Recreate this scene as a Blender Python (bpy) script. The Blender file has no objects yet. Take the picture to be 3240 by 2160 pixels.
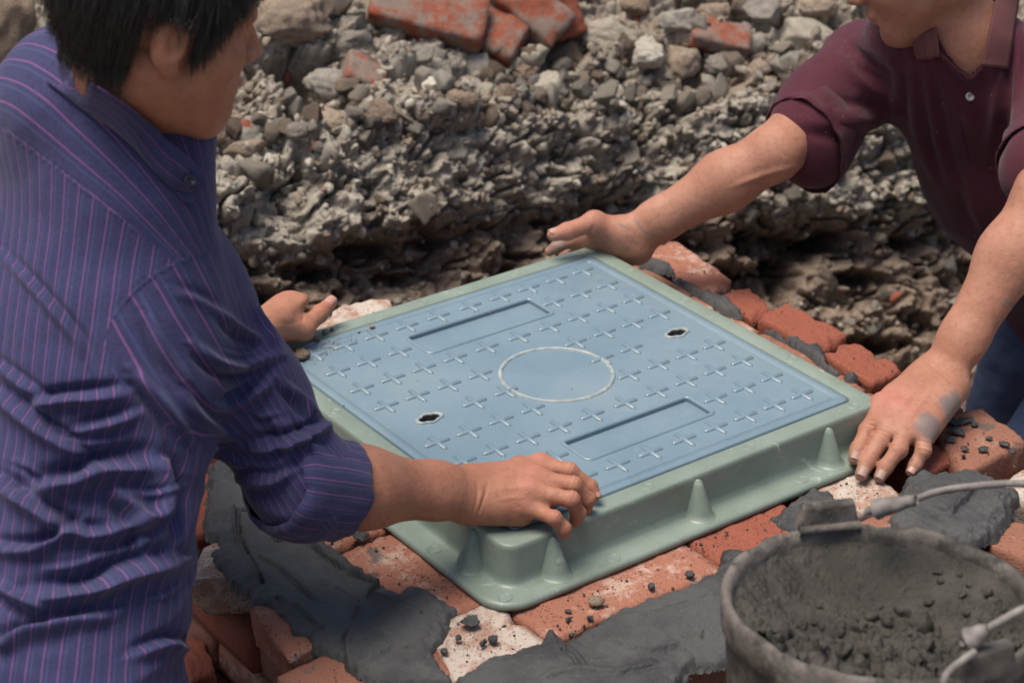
import bpy, bmesh, math, random
import numpy as np
from mathutils import Vector, Matrix
from mathutils.bvhtree import BVHTree

# ------------------------------------------------------------------ camera, sky, sun, exposure
scene = bpy.context.scene
COL = scene.collection
IW, IH, FPX = 3240, 2160, 6686.6
CAM = np.array([-1.6710, -2.1450, 1.4480])
TGT = np.array([0.013, 0.127, 0.0])
ROLL = 0.008
_fw = TGT - CAM; _fw /= np.linalg.norm(_fw)
_r = np.cross(_fw, [0, 0, 1]); _r /= np.linalg.norm(_r); _u = np.cross(_r, _fw)
_c, _s = math.cos(ROLL), math.sin(ROLL)
RX, UX = _r * _c + _u * _s, -_r * _s + _u * _c
cd = bpy.data.cameras.new('camera'); cam = bpy.data.objects.new('camera', cd); COL.objects.link(cam)
cam.matrix_world = Matrix(((RX[0], UX[0], -_fw[0], CAM[0]), (RX[1], UX[1], -_fw[1], CAM[1]), (RX[2], UX[2], -_fw[2], CAM[2]), (0, 0, 0, 1)))
cd.sensor_width = 36; cd.lens = 36 * FPX / IW; cd.clip_start = 0.05; cd.clip_end = 200
cd.dof.use_dof = True; cd.dof.focus_distance = 2.88; cd.dof.aperture_fstop = 5.6
scene.camera = cam
world = bpy.data.worlds.new('World'); scene.world = world; world.use_nodes = True
wn = world.node_tree; bg = wn.nodes['Background']
sky = wn.nodes.new('ShaderNodeTexSky'); sky.sky_type = 'NISHITA'; sky.sun_disc = False
SUN_EL, SUN_AZ = math.radians(74), math.radians(285)      # azimuth measured clockwise from +Y
sky.sun_elevation = SUN_EL; sky.sun_rotation = SUN_AZ; sky.dust_density = 3.0; sky.air_density = 1.0; sky.ozone_density = 1.0
wn.links.new(sky.outputs[0], bg.inputs[0]); bg.inputs[1].default_value = 0.08
sl = bpy.data.lights.new('sun', 'SUN'); sun = bpy.data.objects.new('sun', sl); COL.objects.link(sun)
sl.energy = 2.9; sl.angle = math.radians(34); sl.color = (1.0, 0.91, 0.80)
sdir = Vector((math.sin(SUN_AZ) * math.cos(SUN_EL), math.cos(SUN_AZ) * math.cos(SUN_EL), math.sin(SUN_EL)))
sun.rotation_euler = (-sdir).to_track_quat('-Z', 'Y').to_euler(); sun.location = sdir * 10
vs = scene.view_settings; vs.view_transform = 'Standard'; vs.look = 'None'; vs.gamma = 1; vs.use_curve_mapping = False
vs.exposure = 0.62
scene.render.engine = 'CYCLES'
scene.cycles.use_denoising = True; scene.cycles.max_bounces = 6; scene.cycles.diffuse_bounces = 4

# ------------------------------------------------------------------ small helpers
def ray(x, y): return _fw + RX * (x - IW / 2) / FPX + UX * (IH / 2 - y) / FPX
def at(x, y, dep): return CAM + ray(x, y) * dep            # photo point at its own distance
def onz(x, y, z):                                          # photo point on the level z
    d = ray(x, y); return CAM + d * (z - CAM[2]) / d[2]
def pj(P):
    d = np.asarray(P, float) - CAM; z = d @ _fw
    return np.stack([IW / 2 + FPX * (d @ RX) / z, IH / 2 - FPX * (d @ UX) / z, z], -1)

def tag(o, label=None, cat=None, group=None, kind=None):
    if label: o['label'] = label
    if cat: o['category'] = cat
    if group: o['group'] = group
    if kind: o['kind'] = kind
    return o
def empty(name, loc, label=None, cat=None, group=None):
    o = bpy.data.objects.new(name, None); COL.objects.link(o); o.location = tuple(float(v) for v in loc); o.empty_display_size = 0.05
    return tag(o, label, cat, group)
def link(name, me, mat=None, parent=None):
    o = bpy.data.objects.new(name, me); COL.objects.link(o)
    if mat and not me.materials: me.materials.append(mat)
    if parent:
        o.parent = parent
        o.matrix_parent_inverse = Matrix.Translation(parent.location).inverted() if parent.parent is None else Matrix()
    return o
def mesh_np(name, V, F, smooth=True):
    """V (n,3), F (m,3) or (m,4) integer array, or list of lists"""
    me = bpy.data.meshes.new(name)
    V = np.asarray(V, np.float32)
    if isinstance(F, np.ndarray):
        n, k = F.shape
        me.vertices.add(len(V)); me.vertices.foreach_set('co', V.ravel())
        me.loops.add(n * k); me.loops.foreach_set('vertex_index', F.astype(np.int32).ravel())
        me.polygons.add(n); me.polygons.foreach_set('loop_start', np.arange(0, n * k, k, dtype=np.int32))
        me.update(calc_edges=True); me.validate()
    else:
        me.from_pydata([tuple(map(float, v)) for v in V], [], F); me.update()
    if smooth: me.polygons.foreach_set('use_smooth', np.ones(len(me.polygons), bool))
    return me
def attr(me, name, vals):
    a = me.attributes.new(name, 'FLOAT', 'POINT'); a.data.foreach_set('value', np.asarray(vals, np.float32))
def unit(v): v = np.asarray(v, float); return v / np.linalg.norm(v)
def sstep(a, b, x): t = np.clip((x - a) / (b - a), 0, 1); return t * t * (3 - 2 * t)

# numpy gradient noise
_rs = np.random.RandomState(7)
_perm = _rs.permutation(512); _perm = np.concatenate([_perm, _perm, _perm])
_grad = _rs.normal(size=(512, 3)); _grad /= np.linalg.norm(_grad, axis=1)[:, None]
def pnoise(P):
    P = np.asarray(P, float); i = np.floor(P).astype(int); f = P - i; i &= 511; u = f * f * f * (f * (f * 6 - 15) + 10)
    out = 0
    for dx in (0, 1):
        for dy in (0, 1):
            for dz in (0, 1):
                h = _perm[(_perm[(_perm[(i[:, 0] + dx) & 511] + i[:, 1] + dy) & 511] + i[:, 2] + dz) & 511]
                g = _grad[h]
                d = g[:, 0] * (f[:, 0] - dx) + g[:, 1] * (f[:, 1] - dy) + g[:, 2] * (f[:, 2] - dz)
                w = (u[:, 0] if dx else 1 - u[:, 0]) * (u[:, 1] if dy else 1 - u[:, 1]) * (u[:, 2] if dz else 1 - u[:, 2])
                out = out + w * d
    return out
def fbm(P, oct=4, gain=0.5):
    P = np.asarray(P, float); a, o = 1.0, 0
    for k in range(oct): o = o + a * pnoise(P * 2 ** k + 17.3 * k); a *= gain
    return o
def cells2(P, seed=0):
    """2D cellular noise: nearest distance, second distance, random per cell"""
    P = np.asarray(P, float); b = np.floor(P).astype(int)
    d1 = np.full(len(P), 9.); d2 = np.full(len(P), 9.); rr = np.zeros(len(P))
    for dx in (-1, 0, 1):
        for dy in (-1, 0, 1):
            c = b + (dx, dy)
            h = _perm[(_perm[(c[:, 0] + seed) & 511] + c[:, 1]) & 511]; h2 = _perm[h + 91]; h3 = _perm[h2 + 37]
            q = c + np.stack([h / 512., h2 / 512.], -1)
            d = np.hypot(P[:, 0] - q[:, 0], P[:, 1] - q[:, 1])
            m = d < d1; d2 = np.where(m, d1, np.minimum(d2, d)); rr = np.where(m, h3 / 512., rr); d1 = np.where(m, d, d1)
    return d1, d2, rr
def segdist(P, A, B):
    """distance of points (n,3|2) to a segment, and parameter"""
    ab = B - A; t = np.clip(((P - A) @ ab) / max(ab @ ab, 1e-12), 0, 1)
    return np.linalg.norm(P - (A + t[:, None] * ab), axis=1), t
def polydist(P, L):
    L = np.asarray(L, float); best = np.full(len(P), 1e9)
    for a, b in zip(L[:-1], L[1:]): best = np.minimum(best, segdist(P, a, b)[0])
    return best
def polysd(P, L):
    """signed distance inside(+) of a closed polygon, 2D"""
    L = np.asarray(L, float)[:, :2]; P = P[:, :2]
    d = polydist(P, np.vstack([L, L[:1]])); ins = np.zeros(len(P), bool)
    for a, b in zip(L, np.roll(L, -1, 0)):
        c = ((a[1] > P[:, 1]) != (b[1] > P[:, 1]))
        with np.errstate(divide='ignore', invalid='ignore'):
            xx = (b[0] - a[0]) * (P[:, 1] - a[1]) / (b[1] - a[1]) + a[0]
        ins ^= c & (P[:, 0] < xx)
    return np.where(ins, d, -d)
def catmull(pts, n=8):
    P = np.asarray(pts, float); P = np.vstack([2 * P[0] - P[1], P, 2 * P[-1] - P[-2]]); out = []
    for i in range(1, len(P) - 2):
        for t in np.linspace(0, 1, n, endpoint=False):
            a, b, c, d = P[i - 1], P[i], P[i + 1], P[i + 2]
            out.append(.5 * (2 * b + (c - a) * t + (2 * a - 5 * b + 4 * c - d) * t * t + (3 * b - a - 3 * c + d) * t ** 3))
    out.append(P[-2]); return np.array(out)
def grid_faces(n, m, wrap=False):
    i, j = np.meshgrid(np.arange(n - 1), np.arange(m if wrap else m - 1), indexing='ij'); j2 = (j + 1) % m
    return np.stack([i * m + j, (i + 1) * m + j, (i + 1) * m + j2, i * m + j2], -1).reshape(-1, 4)
def tube(pts, rad, n=12, caps=True):
    P = np.asarray(pts, float); k = len(P); rad = np.broadcast_to(rad, (k,)); T = np.gradient(P, axis=0)
    T /= np.linalg.norm(T, axis=1)[:, None]; up = np.array([0, 0, 1.]) if abs(T[0][2]) < .9 else np.array([1., 0, 0]); V = []
    nrm = unit(np.cross(T[0], up))
    for i in range(k):
        nrm = unit(nrm - T[i] * (nrm @ T[i])); b = np.cross(T[i], nrm)
        a = np.arange(n) * 2 * np.pi / n
        V.append(P[i] + rad[i] * (np.cos(a)[:, None] * nrm + np.sin(a)[:, None] * b))
    F = grid_faces(k, n, True).tolist()
    if caps: F += [list(range(n))[::-1], list(range((k - 1) * n, k * n))]
    return np.vstack(V), F
def merge(parts):
    V, F, o = [], [], 0
    for v, f in parts:
        V.append(np.asarray(v, float)); F += [[i + o for i in g] for g in (f.tolist() if isinstance(f, np.ndarray) else f)]; o += len(v)
    return np.vstack(V), F

# ------------------------------------------------------------------ materials
class NT:
    def __init__(s, name):
        s.m = bpy.data.materials.new(name); s.m.use_nodes = True; s.t = s.m.node_tree
        s.b = s.t.nodes['Principled BSDF']; s.b.inputs['Roughness'].default_value = .7
        s.tc = s.t.nodes.new('ShaderNodeTexCoord')
    def n(s, typ, ins=None, **kw):
        x = s.t.nodes.new(typ)
        for k, v in kw.items(): setattr(x, k, v)
        for k, v in (ins or {}).items():
            if isinstance(v, bpy.types.NodeSocket): s.t.links.new(v, x.inputs[k])
            else: x.inputs[k].default_value = v
        return x
    def noise(s, scale, detail=4, rough=.55, co=None, dist=0):
        return s.n('ShaderNodeTexNoise', {'Vector': co or s.tc.outputs['Object'], 'Scale': scale, 'Detail': detail, 'Roughness': rough, 'Distortion': dist}).outputs['Fac']
    def vor(s, scale, feature='F1', co=None, out='Distance'):
        return s.n('ShaderNodeTexVoronoi', {'Vector': co or s.tc.outputs['Object'], 'Scale': scale}, feature=feature).outputs[out]
    def ramp(s, f, stops, interp='LINEAR'):
        r = s.n('ShaderNodeValToRGB', {'Fac': f}); r.color_ramp.interpolation = interp; e = r.color_ramp.elements
        while len(e) < len(stops): e.new(.5)
        for q, (p, c) in zip(e, stops): q.position = p; q.color = (*c, 1) if len(c) == 3 else c
        return r.outputs['Color']
    def step(s, f, a, b): return s.n('ShaderNodeMapRange', {'Value': f, 'From Min': a, 'From Max': b}, interpolation_type='SMOOTHSTEP').outputs['Result']
    def mix(s, f, a, b, mode='MIX'):
        x = s.n('ShaderNodeMix', None, data_type='RGBA', blend_type=mode)
        for sock, v in ((0, f), (6, a), (7, b)):
            if isinstance(v, bpy.types.NodeSocket): s.t.links.new(v, x.inputs[sock])
            else: x.inputs[sock].default_value = v if sock == 0 else (*v, 1)
        return x.outputs[2]
    def math(s, op, a, b=0.0, c=None):
        x = s.n('ShaderNodeMath', {0: a, 1: b}, operation=op)
        if c is not None: x.inputs[2].default_value = c
        return x.outputs[0]
    def at(s, name): return s.n('ShaderNodeAttribute', None, attribute_name=name).outputs['Fac']
    def rnd(s): return s.n('ShaderNodeObjectInfo').outputs['Random']
    def set(s, k, v):
        if isinstance(v, bpy.types.NodeSocket): s.t.links.new(v, s.b.inputs[k])
        else: s.b.inputs[k].default_value = (*v, 1) if isinstance(v, tuple) and len(v) == 3 and k != 'Subsurface Radius' else v
    def bump(s, h, strength=.4, dist=.002, prev=None):
        x = s.n('ShaderNodeBump', {'Height': h, 'Strength': strength, 'Distance': dist})
        if prev is not None: s.t.links.new(prev, x.inputs['Normal'])
        s.t.links.new(x.outputs[0], s.b.inputs['Normal']); return x.outputs[0]
MAT = {}
def m_frp(name, base, light, dark, rough):
    t = NT(name); n1 = t.noise(9, 5); n2 = t.noise(60, 4); n3 = t.noise(700, 2)
    c = t.mix(t.step(n1, .35, .7), base, light); c = t.mix(t.math('MULTIPLY', t.step(n2, .55, .75), .35), c, dark)
    sc = t.noise(14, 6, .7, dist=2.5); c = t.mix(t.math('MULTIPLY', t.step(sc, .60, .74), .55), c, (.56, .62, .55))
    sp = t.vor(160); c = t.mix(t.math('MULTIPLY', t.math('LESS_THAN', sp, .10), .6), c, (.50, .52, .45)); c = t.mix(t.math('MULTIPLY', t.step(t.noise(26, 6, .75), .60, .70), .5), c, (.19, .185, .15)); c = t.mix(t.math('MULTIPLY', t.step(t.noise(110, 5, .75), .62, .70), .6), c, (.13, .115, .09))
    t.set('Base Color', c); t.set('Roughness', t.math('ADD', t.math('MULTIPLY', n2, .25), rough)); t.set('Specular IOR Level', .45)
    b = t.bump(n3, .25, .0006); t.bump(t.noise(40, 3), .15, .001, b); MAT[name] = t.m
m_frp('green_frp', (.180, .228, .186), (.220, .272, .232), (.145, .168, .128), .27)
def m_lid(name='lid', edge=False):
    t = NT('blue_grey_frp'); n1 = t.noise(5, 4); n2 = t.noise(45, 5); n3 = t.noise(600, 2)
    c = t.mix(t.step(n1, .3, .7), (.140, .212, .262), (.178, .250, .292))
    c = t.mix(t.math('MULTIPLY', t.step(n2, .52, .75), .3), c, (.22, .285, .315))
    st = t.n('ShaderNodeMapping', {'Vector': t.tc.outputs['Object'], 'Scale': (3, 40, 3), 'Rotation': (0, 0, .5)}).outputs[0]
    c = t.mix(t.math('MULTIPLY', t.step(t.noise(8, 6, .7, st), .60, .78), .35), c, (.36, .42, .45))
    c = t.mix(t.math('MULTIPLY', t.step(t.noise(22, 6, .7), .60, .7), .4), c, (.20, .205, .19)); c = t.mix(t.math('MULTIPLY', t.step(t.noise(90, 6, .75), .60, .72), .4), c, (.26, .27, .255)); c = t.mix(t.math('MULTIPLY', t.step(t.noise(4, 6, .7), .54, .70), .35), c, (.24, .265, .265))
    t.set('Base Color', c); t.set('Roughness', t.math('ADD', t.math('MULTIPLY', t.step(t.noise(7, 5, .65), .3, .7), .20), .25)); t.set('Specular IOR Level', .8)
    b = t.bump(n3, .12, .0005); t.bump(t.noise(16, 3), .12, .003, b); MAT[name] = t.m
m_lid(); m_lid('lid_rim')
def m_worn():
    t = NT('worn_rim_frp'); n = t.noise(70, 5)
    t.set('Base Color', t.ramp(n, [(.32, (.20, .26, .28)), (.5, (.27, .31, .31)), (.66, (.40, .42, .40)), (.78, (.24, .19, .14))])); t.set('Roughness', .5)
    t.bump(n, .4, .001); MAT['worn'] = t.m
m_worn()
def m_brick(name, a, b, white, cover):
    t = NT(name); rn = t.rnd()
    co = t.n('ShaderNodeVectorMath', {0: t.tc.outputs['Object'], 1: t.n('ShaderNodeCombineXYZ', {0: t.math('MULTIPLY', rn, 31.0), 1: t.math('MULTIPLY', rn, 17.0)}).outputs[0]}, operation='ADD').outputs[0]
    n1 = t.noise(16, 6, .65, co); n2 = t.noise(70, 5, .7, co); n3 = t.noise(320, 3, .6, co)
    c = t.mix(n2, a, b); c = t.mix(t.math('MULTIPLY', t.step(n3, .5, .8), .5), c, tuple(v * .55 for v in a))
    w = t.step(t.math('ADD', t.math('MULTIPLY', n1, .7), t.math('MULTIPLY', n2, .35)), .78 - cover, .92 - cover)
    c = t.mix(t.math('MULTIPLY', w, .85), c, white)
    pit = t.vor(170, co=co); pm = t.math('LESS_THAN', pit, t.math('MULTIPLY', t.noise(25, 2, .5, co), .40)); c = t.mix(t.math('MULTIPLY', pm, .7), c, (.12, .045, .03))
    gs = t.step(t.noise(11, 5, .6, t.n('ShaderNodeVectorMath', {0: co, 1: (3, 9, 5)}, operation='ADD').outputs[0]), .64, .68)
    c = t.mix(t.math('MULTIPLY', gs, .8), c, (.095, .085, .078))
    t.set('Base Color', c); t.set('Roughness', .9); t.set('Specular IOR Level', .25)
    h = t.math('ADD', t.math('MULTIPLY', n2, .6), t.math('MULTIPLY', n3, .5)); h = t.math('SUBTRACT', h, t.math('MULTIPLY', pm, .6))
    t.bump(h, .9, .0045); MAT[name] = t.m
m_brick('brick_red', (.31, .095, .058), (.235, .080, .054), (.44, .30, .24), .10)
m_brick('brick_pale', (.35, .135, .085), (.32, .15, .105), (.50, .36, .29), .26)
m_brick('brick_white', (.36, .19, .13), (.38, .27, .215), (.52, .46, .40), .34)
m_brick('brick_tan', (.29, .125, .080), (.25, .12, .085), (.36, .26, .20), .20)
def m_mortar(name, a, b, rough, bd=.003):
    t = NT(name); n0 = t.noise(6, 4, .6); n1 = t.noise(22, 6, .7); n2 = t.noise(120, 6, .75); n3 = t.noise(520, 3, .7)
    st = t.n('ShaderNodeMapping', {'Vector': t.tc.outputs['Object'], 'Scale': (26, 150, 40), 'Rotation': (0, 0, .7)}).outputs[0]; dr = t.noise(1.0, 5, .7, st)
    c = t.mix(t.step(t.math('ADD', n0, t.math('MULTIPLY', t.math('SUBTRACT', n1, .5), .6)), .36, .64), a, b); c = t.mix(t.math('MULTIPLY', t.step(n2, .52, .8), .55), c, tuple(v * .5 for v in a))
    c = t.mix(t.math('MULTIPLY', t.step(n3, .55, .8), .35), c, tuple(v * 2.0 for v in b))
    sp = t.vor(300); c = t.mix(t.math('MULTIPLY', t.math('LESS_THAN', sp, .11), .5), c, (.22, .21, .20))
    t.set('Base Color', c); t.set('Roughness', t.math('ADD', t.math('MULTIPLY', t.step(n0, .35, .62), .38), rough)); t.set('Specular IOR Level', .45)
    pit = t.vor(95); pm = t.math('MULTIPLY', t.math('LESS_THAN', pit, .13), -1.2)
    h = t.math('ADD', t.math('MULTIPLY', n2, .9), t.math('MULTIPLY', n3, .5)); h = t.math('ADD', h, pm); h = t.math('ADD', h, t.math('MULTIPLY', dr, .8))
    t.bump(h, .75, bd); MAT[name] = t.m
m_mortar('mortar', (.040, .041, .043), (.074, .074, .073), .24, .0034)
m_mortar('mortar_bucket', (.040, .036, .029), (.070, .063, .053), .19, .0045)
def m_earth():
    t = NT('earth'); n0 = t.noise(2.5, 4); n1 = t.noise(12, 6, .65); n2 = t.noise(60, 6, .7); n3 = t.noise(300, 3)
    pale = t.at('pale'); dark = t.at('dark')
    brown = t.ramp(n2, [(.25, (.15, .110, .080)), (.5, (.285, .220, .168)), (.75, (.41, .335, .265))])
    grey = t.ramp(n2, [(.25, (.25, .218, .176)), (.5, (.40, .362, .302)), (.75, (.53, .49, .415))])
    c = t.mix(t.step(t.math('ADD', pale, t.math('MULTIPLY', t.math('SUBTRACT', n1, .5), .9)), .3, .75), brown, grey)
    c = t.mix(t.math('MULTIPLY', t.step(n1, .6, .72), .45), c, (.16, .085, .05))
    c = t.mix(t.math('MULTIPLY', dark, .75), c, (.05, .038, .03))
    t.set('Base Color', c); t.set('Roughness', .95); t.set('Specular IOR Level', .15)
    b = t.bump(n2, .9, .012); t.bump(n3, .7, .003, b); MAT['earth'] = t.m
m_earth()
def m_stone(name, a, b, c3):
    t = NT(name); rn = t.n('ShaderNodeAttribute', None, attribute_name='tone').outputs['Fac']; r2 = t.rnd()
    k = t.math('FRACT', t.math('ADD', rn, r2)); n2 = t.noise(55, 6, .7); n3 = t.noise(240, 4, .65)
    c = t.ramp(k, [(0, a), (.5, b), (1, c3)]); c = t.mix(t.math('MULTIPLY', t.step(n2, .35, .75), .7), c, tuple(v * .55 for v in b))
    c = t.mix(t.math('MULTIPLY', t.step(n3, .5, .75), .45), c, tuple(min(1, v * 1.35) for v in c3))
    t.set('Base Color', c); t.set('Roughness', .92); t.set('Specular IOR Level', .2)
    h = t.bump(n2, .8, .008); t.bump(n3, .8, .003, h); MAT[name] = t.m
m_stone('stone_pale', (.33, .288, .228), (.46, .415, .342), (.57, .53, .445))
m_stone('stone_brown', (.19, .138, .10), (.28, .215, .16), (.37, .295, .23))
m_stone('stone_grey', (.20, .178, .15), (.29, .262, .222), (.39, .355, .305))
m_stone('stone_mix', (.22, .168, .125), (.36, .308, .245), (.49, .44, .365))
m_brick('brick_dusty', (.30, .082, .044), (.22, .068, .042), (.21, .18, .15), .34)
# ------------------------------------------------------------------ the square access cover: frame and lid
ZB = -0.072                                             # level of the brick seat
def rsq(h, rc, n=8):
    """rounded square outline, counter-clockwise"""
    out = []
    for k, (sx, sy) in enumerate(((1, 1), (-1, 1), (-1, -1), (1, -1))):
        cx, cy = sx * (h - rc), sy * (h - rc)
        for a in np.linspace(0, np.pi / 2, n):
            a2 = a + k * np.pi / 2; out.append((cx + rc * math.cos(a2), cy + rc * math.sin(a2)))
    return np.array(out)
def loft(rings, cap0=None, cap1=None):
    V = np.vstack(rings); m = len(rings[0]); F = grid_faces(len(rings), m, True).tolist()
    if cap1: F.append(list(range((len(rings) - 1) * m, len(rings) * m)))
    return V, F
def lev(h, rc, z): o = rsq(h, rc); return np.hstack([o, np.full((len(o), 1), z)])
frame = empty('manhole_surround', (0, 0, ZB), 'square pale green plastic frame of the access cover seated on the bricks', 'manhole surround')
prof = [(.3025, .013, -.030), (.3025, .013, -.003), (.3032, .0135, -.0012), (.3048, .014, 0), (.3285, .017, 0), (.3308, .0192, -.0007), (.3325, .0205, -.0028),
        (.3332, .021, -.008), (.3350, .0225, -.046), (.3362, .0235, -.0535), (.3385, .0255, -.0572), (.3425, .029, -.0585),
        (.3650, .044, -.0592), (.3690, .046, -.0603), (.3715, .048, -.0628), (.3722, .0485, -.0665), (.3705, .048, -.0705), (.3000, .04, -.0712)]
V, F = loft([lev(*p) for p in prof]); link('frame_body', mesh_np('frame_body', V, F), MAT['green_frp'], frame)
def rib(c, out, along, name='gusset'):
    """half-cone stiffener standing on the flange against the wall"""
    V = []; hs = [(-.0590, .0262), (-.0572, .0226), (-.050, .0200), (-.030, .0132), (-.014, .0080), (-.0085, .0056), (-.0055, .0020)]; n = 18
    for z, r_ in hs:
        for a in np.linspace(-.05, np.pi + .05, n):
            p = np.array([c[0], c[1]]) + np.array(along) * math.cos(a) * r_ * .92 + np.array(out) * (math.sin(a) * r_ * 1.25)
            V.append((p[0], p[1], z))
    return link(name, mesh_np(name, V, grid_faces(len(hs), n)[:, ::-1]), MAT['green_frp'], frame)
W_ = .3335
for q in ((1784, 1832), (2237, 1644), (2652, 1478)):
    x = onz(*q, -.059)[0]; rib((x, -W_), (0, -1), (1, 0))
for y in (onz(1461, 1800, -.059)[1], 0.0, .26): rib((-W_, y), (-1, 0), (0, -1))
for x in (-.26, 0, .26): rib((x, W_), (0, 1), (-1, 0)); rib((W_, x), (1, 0), (0, 1))
def ringmark(x, y, z, r_, t):
    V, F = [], []; n = 24
    for rr, zz in ((r_ - t, 0), (r_ - t * .5, .0007), (r_ + t * .5, .0007), (r_ + t, 0)):
        a = np.arange(n) * 2 * np.pi / n; V += list(np.stack([x + rr * np.cos(a), y + rr * np.sin(a), np.full(n, z + zz)], -1))
    return np.array(V), grid_faces(4, n, True)
marks = [onz(1375, 1737, -.0585), onz(1598, 1887, -.0585), onz(1940, 1762, -.0585), onz(2535, 1515, -.0585)]
for p in marks: V, F = ringmark(p[0], p[1], -.0588, .0085, .0016); link('mould_mark', mesh_np('mould_mark', V, F), MAT['green_frp'], frame)
for x, y in ((.316, .085), (.318, .3), (.296, .318), (.16, .317), (-.02, .317), (-.17, .317), (.29, -.317), (.09, -.317), (-.09, -.317), (-.317, -.13), (-.317, .1), (.317, -.16)):
    V, F = ringmark(x, y, 0, .0078, .0014); link('mould_mark', mesh_np('mould_mark', V, F), MAT['green_frp'], frame)

lid = empty('manhole_cover', (0, 0, -.03), 'blue grey cover lid with raised crosses lying inside the green frame', 'manhole cover')
def key_outline(cx, cy, s, n=48):
    a = np.arange(n) * 2 * np.pi / n; r_ = np.zeros(n)                     # outline of three overlapping circles
    for q, rad in ((0, .62), (.62, .40), (-.62, .40)):
        b = q * np.cos(a); D = b * b - (q * q - rad * rad); r_ = np.maximum(r_, np.where(D > 0, b + np.sqrt(np.maximum(D, 0)), 0))
    r_ = (np.roll(r_, 1) + 2 * r_ + np.roll(r_, -1)) / 4 * s; return np.stack([cx + r_ * np.cos(a), cy + r_ * np.sin(a)], -1)
def rrect(x0, y0, x1, y1, rc, n=5):
    o = []
    for (cx, cy, a0) in ((x1 - rc, y1 - rc, 0), (x0 + rc, y1 - rc, 90), (x0 + rc, y0 + rc, 180), (x1 - rc, y0 + rc, 270)):
        for a in np.linspace(0, 90, n): q = math.radians(a0 + a); o.append((cx + rc * math.cos(q), cy + rc * math.sin(q)))
    return np.array(o)
SLOTS = [(-.108, .168, .119, .228), (-.110, -.2155, .1115, -.160)]
holes = [rrect(*s, .006) for s in SLOTS] + [key_outline(x, 0.003, .0165) for x in (-.222, .232)]
bm = bmesh.new()
def loop2(o, z=0.0):
    vs_ = [bm.verts.new((p[0], p[1], z)) for p in o]; return [bm.edges.new((vs_[i], vs_[(i + 1) % len(vs_)])) for i in range(len(vs_))]
ed = loop2(rsq(.2822, .006))
for h in holes: ed += loop2(h)
bmesh.ops.triangle_fill(bm, edges=ed, use_beauty=True, use_dissolve=False)
me = bpy.data.meshes.new('lid_plate'); bm.normal_update(); bm.to_mesh(me); bm.free()
if me.polygons[0].normal.z < 0: me.flip_normals()
plate = link('lid_plate', me, MAT['lid'], lid)
V, F = loft([lev(.2822, .006, 0), lev(.2829, .0065, -.0011), lev(.2843, .007, -.0011), lev(.2850, .0072, .0003), lev(.2985, .0105, .0003), lev(.2996, .011, -.0008), lev(.2998, .011, -.03)])
link('lid_border', mesh_np('lid_border', V, F), MAT['lid'], lid)
CX = [.030, .088, .1435, .1985, .252]; CX = [-v for v in CX[::-1]] + CX
CY = [-.2505, -.1865, -.1225, -.0595, .004, .068, .132, .1965, .260]
def bar(dx):
    V = []; n = 7; L = .0185; r_ = .0037
    st = [(-L - .0026, .35), (-L - .0012, .8), (-L, 1), (L, 1), (L + .0012, .8), (L + .0026, .35)]
    for s, k in st:
        for a in np.linspace(0, np.pi, n):
            w, z = r_ * k * math.cos(a) * 1.15, r_ * 1.0 * k * math.sin(a) - .0003
            V.append((s, w, z) if dx else (-w, s, z * 1.01))
    m = len(V); return np.array(V), grid_faces(len(st), n).tolist() + [list(range(n))[::-1], list(range(m - n, m))]
V, F = merge([bar(True), bar(False)]); cross_me = mesh_np('cross', V, F); cross_me.materials.append(MAT['lid_rim'])
for iy, y in enumerate(CY):
    for ix, x in enumerate(CX):
        inner = ix in (3, 4, 5, 6)
        if iy in (1, 7) and inner: continue
        if iy in (3, 4, 5) and ix in (4, 5): continue
        if iy == 4 and ix in (0, 1, 8, 9): continue
        o = link('cross', cross_me, None, lid); o.location = (x, y, 0)
def rim_tube(o, w, h, name, mat, z=0):
    """half-round raised rim following a closed outline"""
    P = np.asarray(o); T = np.roll(P, -1, 0) - np.roll(P, 1, 0); T /= np.linalg.norm(T, axis=1)[:, None]; N = np.stack([T[:, 1], -T[:, 0]], -1); V = []
    A = np.linspace(0, np.pi, 7)
    for p, nn in zip(P, N):
        for a in A: V.append((p[0] + nn[0] * w * math.cos(a), p[1] + nn[1] * w * math.cos(a), z - .0004 + h * math.sin(a)))
    m = 7; k = len(P); F = []
    for i in range(k):
        for j in range(m - 1): F.append([i * m + j, ((i + 1) % k) * m + j, ((i + 1) % k) * m + j + 1, i * m + j + 1])
    return link(name, mesh_np(name, V, F), mat, lid)
for s, h in zip(SLOTS, holes[:2]):
    g = .0030; rim_tube(rrect(s[0] - g, s[1] - g, s[2] + g, s[3] + g, .0085, 6), .0036, .0030, 'panel_rim', MAT['lid_rim'])
    z = -.0055; Vv, Ff = [], []
    Vv = [(p[0], p[1], 0) for p in h] + [(p[0], p[1], z) for p in h]; k = len(h)
    Ff = [[i, (i + 1) % k, k + (i + 1) % k, k + i] for i in range(k)] + [list(range(k, 2 * k))]
    link('label_panel', mesh_np('label_panel', Vv, Ff, False), MAT['lid'], lid)
a = np.arange(96) * 2 * np.pi / 96
for i, h in enumerate(holes[2:]):
    c0 = h.mean(0); V = []; prf = [(1.0, 0), (1.02, .0022), (1.10, .0027), (1.34, .0024), (1.40, .0003), (1.40, -.001)]
    for k_, z in prf: q = c0 + (h - c0) * np.array([k_ * .99, k_]); V += [(p[0], p[1], z) for p in q]
    link('key_rim', mesh_np('key_rim', V, grid_faces(len(prf), len(h), True)), MAT['worn'], lid)
    k = len(h); Vv = [(p[0], p[1], 0) for p in h] + [(p[0], p[1], -.028) for p in h]
    link('key_pocket', mesh_np('key_pocket', Vv, [[i, (i + 1) % k, k + (i + 1) % k, k + i] for i in range(k)] + [list(range(k, 2 * k))], False), MAT['mortar'], lid)
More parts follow.
